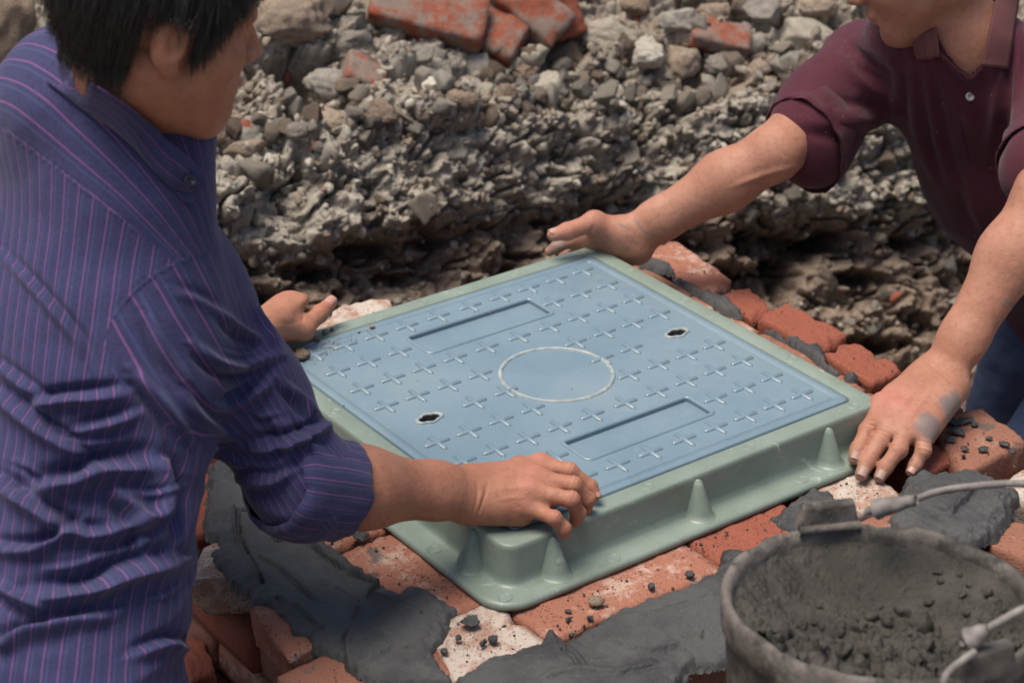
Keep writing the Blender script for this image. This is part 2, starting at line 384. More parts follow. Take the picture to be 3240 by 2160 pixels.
R0 = .0825; c0 = np.array([.0035, .004])
rim_tube(np.stack([c0[0] + R0 * np.cos(a), c0[1] + R0 * np.sin(a)], -1), .0036, .0034, 'centre_ring', MAT['worn'])
# ------------------------------------------------------------------ brick seat round the chamber, with smeared mortar
wall = empty('chamber_wall', (0, 0, -.6), 'square brick chamber wall smeared with wet grey mortar under the green frame', 'brick wall')
def brick_mesh(quad, ztop, th, seed, rnd_=.0042, n=(22, 14, 6), rough=.0026, broken=None):
    """brick from the four corners of its top face (any order round it)"""
    Q = np.asarray(quad, float)[:, :2]; c = Q.mean(0)
    nx, ny, nz = n; P = []; idx = {}
    F = []
    def vid(i, j, k):
        if (i, j, k) not in idx: idx[(i, j, k)] = len(P); P.append((i / nx, j / ny, k / nz))
        return idx[(i, j, k)]
    for k in (0, nz):
        for i in range(nx):
            for j in range(ny):
                f = [vid(i, j, k), vid(i + 1, j, k), vid(i + 1, j + 1, k), vid(i, j + 1, k)]; F.append(f if k else f[::-1])
    for j in (0, ny):
        for i in range(nx):
            for k in range(nz):
                f = [vid(i, j, k), vid(i + 1, j, k), vid(i + 1, j, k + 1), vid(i, j, k + 1)]; F.append(f if j == 0 else f[::-1])
    for i in (0, nx):
        for j in range(ny):
            for k in range(nz):
                f = [vid(i, j, k), vid(i, j + 1, k), vid(i, j + 1, k + 1), vid(i, j, k + 1)]; F.append(f[::-1] if i == 0 else f)
    P = np.array(P)
    lx = .5 * (np.linalg.norm(Q[1] - Q[0]) + np.linalg.norm(Q[2] - Q[3])); ly = .5 * (np.linalg.norm(Q[3] - Q[0]) + np.linalg.norm(Q[2] - Q[1]))
    D = np.array([lx, ly, th]); L = P * D; r_ = rnd_
    lo, hi = np.full(3, r_), D - r_; core = np.clip(L, lo, hi); d = L - core; dn = np.linalg.norm(d, axis=1)
    m = dn > 1e-9; L2 = L.copy(); L2[m] = core[m] + d[m] / dn[m][:, None] * r_
    nrm = np.where(m[:, None], d / np.maximum(dn, 1e-9)[:, None], 0)
    P2 = L2 / D
    xy = ((1 - P2[:, :1]) * (1 - P2[:, 1:2]) * Q[0] + P2[:, :1] * (1 - P2[:, 1:2]) * Q[1] + P2[:, :1] * P2[:, 1:2] * Q[2] + (1 - P2[:, :1]) * P2[:, 1:2] * Q[3])
    V = np.hstack([xy, (ztop - th + P2[:, 2] * th)[:, None]])
    rc = np.random.RandomState(seed + 500); cen = V.mean(0)
    for _ in range(7):                                                   # chipped arrises
        e = rc.rand(); qa, qb = rc.randint(4), 0; p0, p1 = Q[qa], Q[(qa + 1) % 4]; p = np.array([*(p0 * (1 - e) + p1 * e), ztop]); rr_ = rc.uniform(.006, .019)
        dd = np.linalg.norm((V - p) * np.array([1, 1, 1.3]) + .4 * rr_ * fbm(V * 60 + seed, 2)[:, None], axis=1); w = np.clip(1 - dd / rr_, 0, 1)
        V += (unit(cen - p) * np.array([1, 1, 1.])) * (w * rr_ * .55)[:, None]
    nn = nrm; a = fbm(V * 28 + seed * 7.7, 3); b = fbm(V * 110 + seed * 3.1, 2)
    V += nn * (a * rough * 2.2 + b * rough * .9)[:, None]
    if broken is not None:
        bx, by, amt = broken; w = np.clip((V[:, :2] - c) @ np.array([bx, by]) / (.5 * max(lx, ly)), 0, 1)
        V += (np.array([bx, by, 0]) * -amt) * (w ** 2 * (.6 + 1.2 * np.abs(fbm(V * 30 + seed, 3))) * (1.1 - P2[:, 2]))[:, None]
        V[:, 2] += (-.010 * w ** 3 * np.maximum(fbm(V * 22 + seed, 3), 0) * P2[:, 2])
    return V, F
def brick(quad, ztop=ZB, th=.053, mat='brick_red', seed=0, parent=None, label=None, **kw):
    A = np.asarray(quad, float)[:, :2]
    if np.cross(A[1] - A[0], A[2] - A[1]) < 0: A = A[::-1]
    V, F = brick_mesh(A, ztop, th, seed, **kw)
    o = link('brick', mesh_np('brick', V, F), MAT[mat], parent or wall)
    if label: o['label'] = label
    return o
def rectq(x0, y0, x1, y1, j=0, seed=0):
    r_ = np.random.RandomState(seed + 100); return np.array([(x0, y0), (x1, y0), (x1, y1), (x0, y1)]) + r_.uniform(-j, j, (4, 2))
# inner course under the flange
brick(rectq(-.345, -.443, -.062, -.325, .003, 1), mat='brick_pale', seed=1)
brick(rectq(-.058, -.443, .110, -.325, .003, 2), mat='brick_red', seed=2)
brick([(.118, -.375), (.262, -.34), (.272, -.44), (.228, -.458), (.118, -.44)][0:1] + [(.262, -.335), (.266, -.447), (.118, -.448)], mat='brick_white', seed=3)
brick([(-.349, -.325), (-.349, -.443), (-.492, -.450), (-.455, -.330)], mat='brick_white', seed=4, ztop=ZB - .001)
brick(rectq(-.455, -.322, -.325, -.115, .004, 5), mat='brick_pale', seed=5)
brick(rectq(-.456, -.110, -.325, .12, .004, 6), mat='brick_pale', seed=6)
brick(rectq(-.45, .126, -.325, .36, .004, 7), mat='brick_red', seed=7)
for k, (y0, y1) in enumerate(((-.20, .03), (.036, .20), (.206, .42))): brick(rectq(.325, y0, .442, y1, .003, 10 + k), mat=('brick_tan', 'brick_pale', 'brick_tan')[k], seed=10 + k)
for k, (x0, x1) in enumerate(((-.45, -.225), (-.219, .01), (.016, .24), (.246, .44))): brick(rectq(x0, .325, x1, .44 if k else .455, .003, 20 + k), mat=('brick_pale', 'brick_white', 'brick_red', 'brick_pale')[k], seed=20 + k)
brick(rectq(.268, -.326, .44, -.208, .003, 30), mat='brick_tan', seed=30)
# outer course on the far right side, laid as headers with uneven ends
brick([(.462, .385), (.556, .378), (.527, .200), (.462, .186)], mat='brick_pale', seed=31, ztop=ZB + .004)
brick([(.462, .178), (.540, .172), (.512, .088), (.462, .080)], mat='brick_red', seed=32, ztop=ZB)
brick([(.463, .072), (.536, .084), (.541, -.058), (.463, -.068)], mat='brick_red', seed=33, ztop=ZB + .006)
brick([(.462, -.075), (.532, -.080), (.532, -.190), (.452, -.200)], mat='brick_red', seed=34, ztop=ZB + .004)
brick([(.450, -.215), (.53, -.205), (.52, -.325), (.452, -.32)], mat='brick_tan', seed=35, ztop=ZB - .004)
brick([(.36, -.47), (.515, -.452), (.535, -.345), (.435, -.335)], mat='brick_tan', seed=36, ztop=ZB + .004, th=.06)
brick([(.335, -.428), (.415, -.420), (.432, -.362), (.345, -.355)], mat='brick_red', seed=37, ztop=ZB - .003, broken=(.2, -.98, .012))
brick([(.27, -.60), (.345, -.575), (.44, -.70), (.30, -.74)], mat='brick_tan', seed=38, ztop=ZB - .006)
brick([(.395, -.505), (.52, -.470), (.56, -.58), (.42, -.60)], mat='brick_white', seed=39, ztop=ZB - .01)
# outer course on the near sides
brick([(-.462, -.155), (-.462, .03), (-.585, .0), (-.650, -.055)][::-1], mat='brick_white', seed=40, ztop=ZB - .002, th=.066, broken=(-.9, -.3, .022), n=(18, 12, 8))
brick([(-.462, -.29), (-.462, -.162), (-.612, -.160), (-.628, -.282)], mat='brick_pale', seed=41, ztop=ZB + .001, th=.062, broken=(-.95, -.1, .014), n=(18, 12, 8))
brick([(-.47, -.42), (-.462, -.296), (-.655, -.300), (-.668, -.43)], mat='brick_tan', seed=42, ztop=ZB - .003, th=.06, n=(18, 12, 8))
brick([(-.465, .04), (-.462, .22), (-.62, .22), (-.63, .04)], mat='brick_red', seed=43, ztop=ZB - .012)
for k, x in enumerate((-.47, -.24, -.01)): brick([(x, -.462), (x + .222, -.462), (x + .222, -.585), (x, -.585)], mat='brick_tan', seed=50 + k)
brick([(.22, -.462), (.35, -.475), (.36, -.57), (.22, -.585)], mat='brick_red', seed=54, ztop=ZB - .004)
brick([onz(x * 1.37755, y * 1.37755, ZB + .010)[:2] for x, y in ((700, 765), (912, 706), (893, 686), (785, 698))], mat='brick_white', seed=60, ztop=ZB + .010)
# courses below
sd = 70
for lay, z in enumerate((ZB - .066, ZB - .130, ZB - .194, ZB - .258)):
    o = .11 * (lay % 2)
    for k in range(5):
        s = -.56 + .235 * k + o - .05
        for q in ([(s, -.57), (s + .225, -.57), (s + .225, -.46), (s, -.46)], [(s, .35), (s + .225, .35), (s + .225, .445), (s, .445)],
                  [(-.60, s), (-.49, s), (-.49, s + .225), (-.60, s + .225)], [(.42, s), (.53, s), (.53, s + .225), (.42, s + .225)]):
            sd += 1; brick(np.array(q) + np.random.RandomState(sd).uniform(-.008, .008, (1, 2)), ztop=z, th=.054, mat=('brick_red', 'brick_pale', 'brick_tan')[sd % 3], seed=sd, n=(7, 4, 3))
# low bricks in the shade at the near left corner
for k, (q, z) in enumerate(((((700, 2060), (860, 2010), (960, 2180), (760, 2230)), -.25), (((560, 2010), (640, 2000), (690, 2130), (600, 2160)), -.22))):
    brick([onz(*p, z) for p in q], ztop=z, mat='brick_red', seed=150 + k)

def slab(name, poly, zbase, th, step=.0020, edge=.012, ridges=(), rough=1.0, mat='mortar', seed=0, lumps=0.0, jag=.010):
    """hand-smeared mortar: a height field inside an outline, thinning to a torn edge"""
    L = np.asarray(poly, float)[:, :2]; lo, hi = L.min(0) - .03, L.max(0) + .03
    nx, ny = ((hi - lo) / step).astype(int) + 1
    X, Y = np.meshgrid(np.linspace(lo[0], hi[0], nx), np.linspace(lo[1], hi[1], ny), indexing='ij'); P = np.stack([X.ravel(), Y.ravel()], -1)
    P3 = np.hstack([P, np.full((len(P), 1), seed * 1.7)])
    d = polysd(P, L) + jag * fbm(P3 * 45, 3) + jag * .22 * fbm(P3 * 130, 2)
    h = th * (sstep(-.004, edge * .35, d) * .55 + sstep(0, edge * 1.6, d) * .45) * (1 + .35 * fbm(P3 * 9, 2))
    h += .0006 * fbm(P3 * 260, 2) + .0016 * rough * np.minimum(fbm(P3 * np.array([70, 24, 1]) + 3, 3), .25) + .0022 * rough * fbm(P3 * 22, 3) + .0008 * rough * fbm(P3 * np.array([120, 60, 1]), 3)
    e = np.exp(-((d - edge * .5) / edge) ** 2); h += lumps * e * np.maximum(fbm(P3 * 70, 3) + .1, -.3)
    for line, w, amp, side in ridges:
        Lr = catmull(np.asarray([q[:2] for q in line]), 6); dist = polydist(P, Lr)
        sg = np.zeros(len(P)); bd = np.full(len(P), 1e9)
        for a_, b_ in zip(Lr[:-1], Lr[1:]):
            dd, _ = segdist(P, a_, b_); cr = (b_[0] - a_[0]) * (P[:, 1] - a_[1]) - (b_[1] - a_[1]) * (P[:, 0] - a_[0]); mm = dd < bd; bd = np.where(mm, dd, bd); sg = np.where(mm, np.sign(cr), sg)
        if side: sd_ = sg * dist * side; h -= 1.1 * abs(amp) * np.exp(-((sd_ + .0026) / .0026) ** 2) * np.clip(.75 + 1.6 * fbm(P3 * 35 + 7, 2), 0, 1.3)
        h += 1.7 * amp * np.exp(-(dist / w) ** 2) * (1 if side == 0 else (.5 + .5 * np.tanh(side * sg * dist / (w * .12)))) * (.7 + .6 * (fbm(P3 * 60, 2)))
    z = zbase + np.where(d > 0, h, np.maximum(d * 1.6, -.007) + .0012 * fbm(P3 * 150, 2))
    V = np.hstack([P, z[:, None]]); F = grid_faces(nx, ny); keep = (d[F] > -.0055).all(1); F = F[keep]
    used = np.unique(F); mp = np.full(len(V), -1); mp[used] = np.arange(len(used))
    return link(name, mesh_np(name, V[used], mp[F]), MAT[mat], wall)
k1 = 900 / 2352; px1 = lambda p: onz(540 + p[0] * k1, 1560 + p[1] * k1, ZB + .006)
k2 = 1060 / 2352; px2 = lambda p: onz(1340 + p[0] * k2, 1660 + p[1] * k2, ZB + .006)
k3 = 640 / 2007; px3 = lambda p: onz(2600 + p[0] * k3, 1200 + p[1] * k3, ZB + .006)
left_poly = [px1(p) for p in ((1140, 290), (1330, 440), (1560, 600), (1700, 745), (1880, 805), (1990, 740), (2240, 865), (2345, 950), (2300, 1080), (2190, 1230), (2150, 1330),
             (2350, 1570), (1620, 1570), (1450, 1370), (1200, 1250), (960, 1070), (860, 950), (720, 860), (500, 720), (330, 470), (420, 440), (290, 300), (330, -260), (620, -420), (900, -100))]
slab('mortar_bed', left_poly, ZB, .013, edge=.014, seed=1, rough=.6, lumps=.003, ridges=[
    ([px1(p) for p in ((890, 420), (1050, 410), (1180, 470), (1320, 590), (1470, 680), (1700, 760))], .008, .0085, 1),
    ([px1(p) for p in ((540, 170), (545, 330), (590, 480), (680, 620), (740, 760))], .004, .0075, -1),
    ([px1(p) for p in ((1640, 900), (1800, 900), (1950, 970), (2040, 1010))], .005, .007, -1),
    ([px1(p) for p in ((1540, 1440), (1680, 1400), (1850, 1320), (2140, 1340))], .006, .008, -1),
    ([px1(p) for p in ((1560, 990), (1520, 1100), (1450, 1250), (1460, 1400))], .006, .004, 1),
    ([px1(p) for p in ((600, 170), (660, 180), (720, 190))], .004, -.008, 0), ([px1(p) for p in ((760, 560), (900, 640), (1040, 760), (1180, 900))], .007, .0035, 1),
    ([px1(p) for p in ((1250, 760), (1400, 850), (1530, 930))], .009, .0035, -1), ([px1(p) for p in ((900, 900), (1080, 1000), (1250, 1130))], .008, .003, 1), ([px1(p) for p in ((1640, 900), (1660, 820), (1720, 760))], .004, .005, 1)])
front_poly = [px2(p) for p in ((205, 1300), (240, 1050), (380, 990), (560, 915), (860, 800), (880, 730), (1000, 800), (1180, 700), (1350, 610), (1560, 520), (1800, 450), (2040, 340), (2110, 250), (2090, 170), (2350, 160),
              (2700, 400), (2500, 800), (2280, 900), (2050, 960), (1870, 980), (1780, 1100), (1700, 1350))]
slab('mortar_bed', front_poly, ZB, .011, edge=.012, seed=2, rough=.5, lumps=.002, ridges=[
    ([px2(p) for p in ((1330, 820), (1450, 880), (1600, 910), (1780, 885), (1880, 950))], .007, .008, -1),
    ([px2(p) for p in ((1000, 880), (1070, 940), (1110, 1000))], .004, .005, 1), ([px2(p) for p in ((400, 1000), (460, 960), (600, 930))], .004, .004, 0), ([px2(p) for p in ((900, 1080), (1100, 1040), (1350, 1060), (1600, 1010))], .009, .004, 1), ([px2(p) for p in ((1500, 640), (1750, 600), (2000, 520))], .008, .003, -1), ([px2(p) for p in ((1850, 800), (1940, 810), (1960, 770))], .004, .004, 1)])
right_poly = [px3(p) for p in ((640, 1380), (820, 1250), (800, 1130), (850, 1000), (1000, 905), (1150, 950), (1400, 930), (1620, 980), (1760, 1060), (1900, 1110), (1950, 1180), (1820, 1380), (1720, 1530), (1500, 1620), (1000, 1600))]
slab('mortar_bed', right_poly, ZB, .018, edge=.012, seed=3, rough=1.2, lumps=.008, ridges=[([px3(p) for p in ((1500, 1130), (1450, 1230), (1300, 1380))], .006, .007, -1), ([px3(p) for p in ((1700, 1290), (1780, 1330), (1830, 1260))], .01, .008, 0)])
slab('mortar_bed', [onz(*p, ZB) for p in ((2500, 1600), (2560, 1555), (2620, 1560), (2680, 1600), (2600, 1680), (2500, 1690), (2440, 1640))], ZB - .002, .010, seed=4, rough=1.2, lumps=.005)
kA = 900 / 2352; pA = lambda p: onz(2050 + p[0] * kA, 750 + p[1] * kA, ZB + .004)
for i, q in enumerate(([(-40, 190), (70, 200), (190, 240), (215, 310), (90, 270), (-60, 240)], [(215, 320), (330, 400), (480, 470), (640, 510), (760, 610), (775, 660), (640, 640), (540, 560), (420, 470), (260, 390)],
                       [(1140, 850), (1230, 840), (1310, 920), (1400, 900), (1440, 950), (1480, 1060), (1590, 1130), (1560, 1140), (1440, 1060), (1330, 970), (1200, 900)],
                       [(1620, 1150), (1700, 1135), (1745, 1170), (1690, 1195), (1640, 1185)], [(980, 750), (1050, 790), (1150, 860), (1060, 820)])):
    slab('mortar_joint', [pA(p) for p in q], ZB + .004, .009, step=.0025, edge=.005, seed=10 + i, rough=1.1, lumps=.004, jag=.005)
# ------------------------------------------------------------------ trench bank, rubble heap and ground
BE = unit([.982, -.19, 0]); BN = unit([.19, .982, 0])          # along the trench, and back into the bank
BP = np.array([.52, 1.00, 0.])
PROF = np.array([(-.62, -.66), (-.42, -.63), (-.30, -.56), (-.22, -.44), (-.13, -.26), (-.06, -.13), (-.01, -.06), (.05, -.02), (.14, .02), (.26, .095), (.42, .19), (.62, .26), (.95, .30), (1.6, .32)])
def profile(t):
    s = np.concatenate([[0], np.cumsum(np.hypot(*np.diff(PROF, axis=0).T))]); return np.interp(t, s, PROF[:, 0]), np.interp(t, s, PROF[:, 1]), s
def bank_base(a, t):
    q, z, s = profile(t)
    q = q + .05 * np.sin(a * 2.1 + .6) + .03 * np.sin(a * 5.3); q = q + np.where(a > .55, (a - .55) * -.10, 0)
    return BP + a[:, None] * BE + q[:, None] * BN + np.stack([0 * a, 0 * a, z], -1)
AA = np.concatenate([np.linspace(-2.4, -1.05, 60, endpoint=False), np.arange(-1.05, 1.2, .0034), np.linspace(1.2, 3.0, 70)])
stot = profile(0)[2][-1]
TT = np.concatenate([np.linspace(0, .16, 20, endpoint=False), np.arange(.16, 1.42, .0034), np.linspace(1.42, stot, 40)])
Ag, Tg = np.meshgrid(AA, TT, indexing='ij'); sh = Ag.shape; a_, t_ = Ag.ravel(), Tg.ravel()
B0 = bank_base(a_, t_).reshape(*sh, 3)
N0 = np.cross(np.gradient(B0, axis=0), np.gradient(B0, axis=1)); N0 /= np.linalg.norm(N0, axis=2)[..., None]
# blur the normals so that displacement does not fold at the edge
for _ in range(24): N0[:, 1:-1] = (N0[:, :-2] + 2 * N0[:, 1:-1] + N0[:, 2:]) / 4
N0 /= np.linalg.norm(N0, axis=2)[..., None]; B0 = B0.reshape(-1, 3); N0 = N0.reshape(-1, 3)
if N0[len(N0) // 2] @ (CAM - B0[len(N0) // 2]) < 0: N0 = -N0
q_, z_, ss_ = profile(t_)
lo_ = .725 - .13 * a_ + .035 * fbm(np.stack([a_ * 3.2, t_ * 2, 0 * a_], -1), 3); lay = sstep(lo_ - .02, lo_ + .035, t_) * (1 - sstep(lo_ + .19, lo_ + .26, t_))      # pale gravel layer of the old road
band = t_ + .05 * pnoise(np.stack([a_ * 2.5, 0 * a_, 0 * a_], -1))
disp = .055 * fbm(B0 * 3.2, 3) + .045 * fbm(B0 * 10, 3) + .022 * fbm(B0 * 30, 3) + .008 * fbm(B0 * 90, 3)
lg = np.abs(fbm(B0 * np.array([9, 9, 16]) + 11, 3)); disp += -.05 * sstep(.10, .0, lg) * .8                      # cracks between old slabs
for sc, amp, sd_ in ((7.5, .035, 31), (11.5, .024, 57)):
    d1, d2, rr = cells2(np.stack([a_ * sc + .6 * pnoise(B0 * sc * .5), t_ * sc * 1.5 + .6 * pnoise(B0 * sc * .5 + 40)], -1), sd_); disp += amp * (rr > .35) * np.sqrt(np.clip(1 - (d1 / .7) ** 2, 0, 1)) * (.4 + .8 * rr)
for sc, amp, sd_ in ((17, .016, 3), (36, .011, 11), (78, .0055, 23)):
    wob = np.stack([a_ * sc + .5 * pnoise(B0 * sc * .6), t_ * sc * 1.25 + .5 * pnoise(B0 * sc * .6 + 40)], -1)
    d1, d2, rr = cells2(wob, sd_); disp += amp * np.sqrt(np.clip(1 - (d1 / .62) ** 2, 0, 1)) * (.35 + .9 * rr) * (.5 + .7 * lay)
disp += .050 * lay - .02
px_, py_ = pj(B0)[:, :2].T
px_ = px_ / 1.37755; py_ = py_ / 1.37755
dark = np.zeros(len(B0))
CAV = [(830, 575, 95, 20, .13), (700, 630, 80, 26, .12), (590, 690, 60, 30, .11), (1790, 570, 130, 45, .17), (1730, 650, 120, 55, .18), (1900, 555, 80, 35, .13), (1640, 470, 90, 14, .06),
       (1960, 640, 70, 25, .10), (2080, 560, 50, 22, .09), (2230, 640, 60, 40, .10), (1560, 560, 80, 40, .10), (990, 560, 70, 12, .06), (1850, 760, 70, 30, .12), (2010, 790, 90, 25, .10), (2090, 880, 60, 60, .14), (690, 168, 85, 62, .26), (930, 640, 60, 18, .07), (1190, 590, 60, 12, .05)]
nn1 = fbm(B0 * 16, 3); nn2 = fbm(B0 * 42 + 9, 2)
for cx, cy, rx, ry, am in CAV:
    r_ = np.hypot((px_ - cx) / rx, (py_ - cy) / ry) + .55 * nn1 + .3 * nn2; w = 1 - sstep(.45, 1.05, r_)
    disp -= am * .7 * w; dark = np.maximum(dark, .35 * w)  # hollows pushed in, and their shade also painted into the earth colour
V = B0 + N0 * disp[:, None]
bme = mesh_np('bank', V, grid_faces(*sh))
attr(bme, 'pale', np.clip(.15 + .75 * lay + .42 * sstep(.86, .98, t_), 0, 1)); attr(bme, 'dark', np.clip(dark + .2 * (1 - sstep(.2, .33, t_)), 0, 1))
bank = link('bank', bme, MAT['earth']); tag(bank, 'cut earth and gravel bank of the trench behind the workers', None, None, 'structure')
BANKV = V
dg = bpy.context.evaluated_depsgraph_get()
def bvh_of(me):
    v = np.zeros(len(me.vertices) * 3); me.vertices.foreach_get('co', v)
    return BVHTree.FromPolygons(v.reshape(-1, 3).tolist(), [tuple(p.vertices) for p in me.polygons])
_co = V.reshape(*sh, 3)[::3, ::3]; _n, _m = _co.shape[:2]
bank_bvh = BVHTree.FromPolygons(_co.reshape(-1, 3).tolist(), grid_faces(_n, _m).tolist())
def hit(bvh, x, y):
    h = bvh.ray_cast(Vector(CAM), Vector(unit(ray(x, y)))); return (np.array(h[0]), np.array(h[1])) if h[0] is not None else (None, None)
# floor of the trench and the land round it
def sheet(name, x0, y0, x1, y1, n, m, zf, dk, pl):
    X, Y = np.meshgrid(np.linspace(x0, x1, n), np.linspace(y0, y1, m), indexing='ij'); P = np.stack([X.ravel(), Y.ravel(), 0 * X.ravel()], -1)
    P[:, 2] = zf(P); me = mesh_np(name, P, grid_faces(n, m)); attr(me, 'pale', np.full(len(P), pl)); attr(me, 'dark', np.full(len(P), dk))
    return tag(link(name, me, MAT['earth']), None, None, None, 'structure')
def zf(P):
    x, y = P[:, 0], P[:, 1]
    near = np.clip(sstep(-.62, -.95, y) , 0, 1)                                 # firm ground in front, where the bucket stands
    far = sstep(1.3, 2.6, y + .19 * x)
    z = -.66 + .50 * near * (1 - sstep(-.5, -.62, x) * (1 - sstep(-1.5, -1.75, x)) * .0) + .85 * far
    left = sstep(-.72, -.80, x) * (1 - near) * (1 - far); z = z + .16 * left
    return z + .03 * fbm(P * 5, 3) + .012 * fbm(P * 22, 3)
sheet('trench_floor', -3.2, -3.0, 3.2, 3.0, 300, 300, zf, .35, .1)
sheet('ground', -60, -60, 60, 60, 60, 60, lambda P: np.where((np.abs(P[:, 0]) < 4) & (np.abs(P[:, 1]) < 4), -1.2, -.2) + .0 * P[:, 0], .0, .3)

# stones
from mathutils import noise as _mn
def ico(sub):
    bm = bmesh.new(); bmesh.ops.create_icosphere(bm, subdivisions=sub, radius=1); V = np.array([v.co[:] for v in bm.verts]); F = np.array([[v.index for v in f.verts] for f in bm.faces]); bm.free(); return V, F
ICO = {s: ico(s) for s in (1, 2, 3, 4)}
def rock(seed, sub=3, planes=9, rough=.10, cut=(.55, .95)):
    r_ = np.random.RandomState(seed); V, F = ICO[sub]; V = V.copy()
    for _ in range(planes):
        n = unit(r_.normal(size=3)); d = r_.uniform(*cut); h = V @ n - d; V -= np.maximum(h, 0)[:, None] * n * .95
    f = fbm(V * 1.6 + seed * 5.1, 2) * .16 + rough * fbm(V * 4 + seed * 3.3, 3)
    f = f + rough * .35 * fbm(V * 11 + seed, 2) * (len(V) > 700); V *= (1 + f)[:, None]; V *= r_.uniform(.75, 1.2, 3); V -= V.mean(0); return V / np.abs(V).max(), F
def rot_rand(r_): q = r_.normal(size=4); q /= np.linalg.norm(q); w, x, y, z = q; return np.array([[1 - 2 * (y * y + z * z), 2 * (x * y - z * w), 2 * (x * z + y * w)], [2 * (x * y + z * w), 1 - 2 * (x * x + z * z), 2 * (y * z - x * w)], [2 * (x * z - y * w), 2 * (y * z + x * w), 1 - 2 * (x * x + y * y)]])
KX = 1.37755
def rock_obj(px, py, w, h, rot=0, mat='stone_grey', seed=0, label=None, cat='stone', name='stone', sub=4, rough=.10, planes=9, sink=.35, lift=0, parent=None, group=None, depth=.8):
    """one loose stone lying on the bank where the photo shows it; w, h are its half sizes in the 2352-wide view"""
    P, N = hit(bank_bvh, px * KX, py * KX)
    if P is None: return None
    dep = (P - CAM) @ _fw; s = dep / FPX * KX
    V, F = rock(seed, sub, planes, rough); ext = np.abs(V).max(0); V = V / ext
    c, q = math.cos(rot), math.sin(rot); ax = RX * c + UX * q; ay = -RX * q + UX * c; az = -_fw
    W = V[:, :1] * w * s * ax + V[:, 1:2] * h * s * ay + V[:, 2:] * min(w, h) * depth * s * az
    ctr = P - _fw * (min(w, h) * s * (.75 - sink) + lift)
    me = mesh_np(name, W, F, True); attr(me, 'tone', np.full(len(W), (seed * .37) % 1))
    o = link(name, me, MAT[mat]); o.location = ctr
    if parent: o.parent = parent
    else: tag(o, label, cat, group)
    return o
# ------------------------------------------------------------------ loose rubble that can be told apart
G = 'loose stones on the rubble heap'
NAMED = [  # x, y, half w, half h, rotation, material, label
 (1405, 88, 84, 44, -.25, 'stone_pale', 'big pale crumbly lump of old concrete on the heap'),
 (1487, 130, 42, 46, .3, 'stone_pale', 'pale rough stone leaning against the big pale concrete lump'),
 (1290, 135, 52, 40, .1, 'stone_brown', 'brown earthy clod just below the cement-covered brick'),
 (1566, 142, 43, 48, 0, 'stone_brown', 'round brown clod to the right of the big pale concrete lump'),
 (1652, 150, 36, 27, 0, 'stone_grey', 'smooth grey brown stone right of the round brown clod'),
 (1090, 158, 62, 38, .05, 'stone_grey', 'wide brown grey lump with a hollow under the long red brick'),
 (880, 262, 50, 34, -.2, 'stone_brown', 'pitted brown clod below the broken half brick'),
 (1262, 205, 46, 40, .2, 'stone_pale', 'chunky pale stone in the middle of the heap'),
 (1208, 172, 34, 28, .4, 'stone_brown', 'small dark brown clod above the chunky pale stone'),
 (1228, 128, 36, 30, .2, 'stone_pale', 'whitish stone beneath the right end of the long red brick'),
 (1852, 92, 70, 50, -.15, 'stone_pale', 'large flat pale stone near the red shirt sleeve'),
 (1750, 30, 46, 40, .1, 'stone_grey', 'square grey stone at the top edge above the large flat pale stone'),
 (1815, 152, 32, 38, -.5, 'stone_grey', 'pointed grey brown stone below the large flat pale stone'),
 (1745, 160, 30, 26, 0, 'stone_brown', 'brown stone between the smooth grey stone and the pointed one'),
 (805, 105, 76, 46, -.25, 'stone_grey', 'grey lump of broken render left of the long red brick'),
 (765, 200, 70, 44, -.2, 'stone_grey', 'coarse grey mortar lump stuck to the broken half brick'),
 (905, 60, 30, 26, 0, 'stone_grey', 'small grey stone tucked above the grey render lump'),
 (565, 343, 54, 24, .2, 'stone_brown', 'long tan stone beside the small red brick scrap'),
 (632, 303, 30, 24, .1, 'stone_grey', 'small dark grey stone next to the red brick scrap'),
 (684, 304, 28, 26, 0, 'stone_grey', 'second dark grey stone from the red brick scrap'),
 (470, 318, 60, 26, .2, 'stone_brown', 'flat brown slab showing beneath the chin of the man in blue'),
 (672, 50, 105, 66, .25, 'stone_brown', 'huge brown boulder of earth behind the face of the man in blue'),
 (620, 38, 32, 22, 0, 'stone_pale', 'white stone stuck in the huge brown boulder'),
 (1008, 200, 42, 26, -.2, 'stone_pale', 'pale flat stone in front of the wide brown lump'),
 (1062, 228, 42, 24, -.1, 'stone_brown', 'reddish brown stone beside the pale flat stone'),
 (1110, 212, 32, 26, .1, 'stone_pale', 'bluish white pebble right of the reddish brown stone'),
 (1160, 215, 28, 22, 0, 'stone_brown', 'tan pebble right of the bluish white pebble'),
 (960, 130, 44, 26, .2, 'stone_grey', 'grey stone half hidden below the long red brick'),
 (1000, 160, 40, 26, -.3, 'stone_pale', 'dull white stone below the grey half-hidden stone'),
 (1720, 105, 40, 34, .2, 'stone_grey', 'dusty grey stone behind the brick scrap with mortar'),
 (1410, 215, 26, 22, .1, 'stone_pale', 'pale pebble below the pale leaning stone'),
 (1560, 50, 50, 34, .1, 'stone_grey', 'grey dusty clod above the round brown clod'),
 (1460, 15, 40, 24, 0, 'stone_brown', 'brown clod at the top edge above the big pale lump'),
 (1640, 30, 44, 28, 0, 'stone_brown', 'brown clod at the top edge above the brick scrap with mortar'),
 (1880, 20, 48, 26, 0, 'stone_brown', 'dark brown clod at the top edge beside the face of the man in red'),
 (700, 270, 40, 26, .2, 'stone_brown', 'brown knobbly clod under the coarse mortar lump'),
 (770, 282, 52, 32, -.1, 'stone_brown', 'broad brown clod left of the pitted clod'),
]
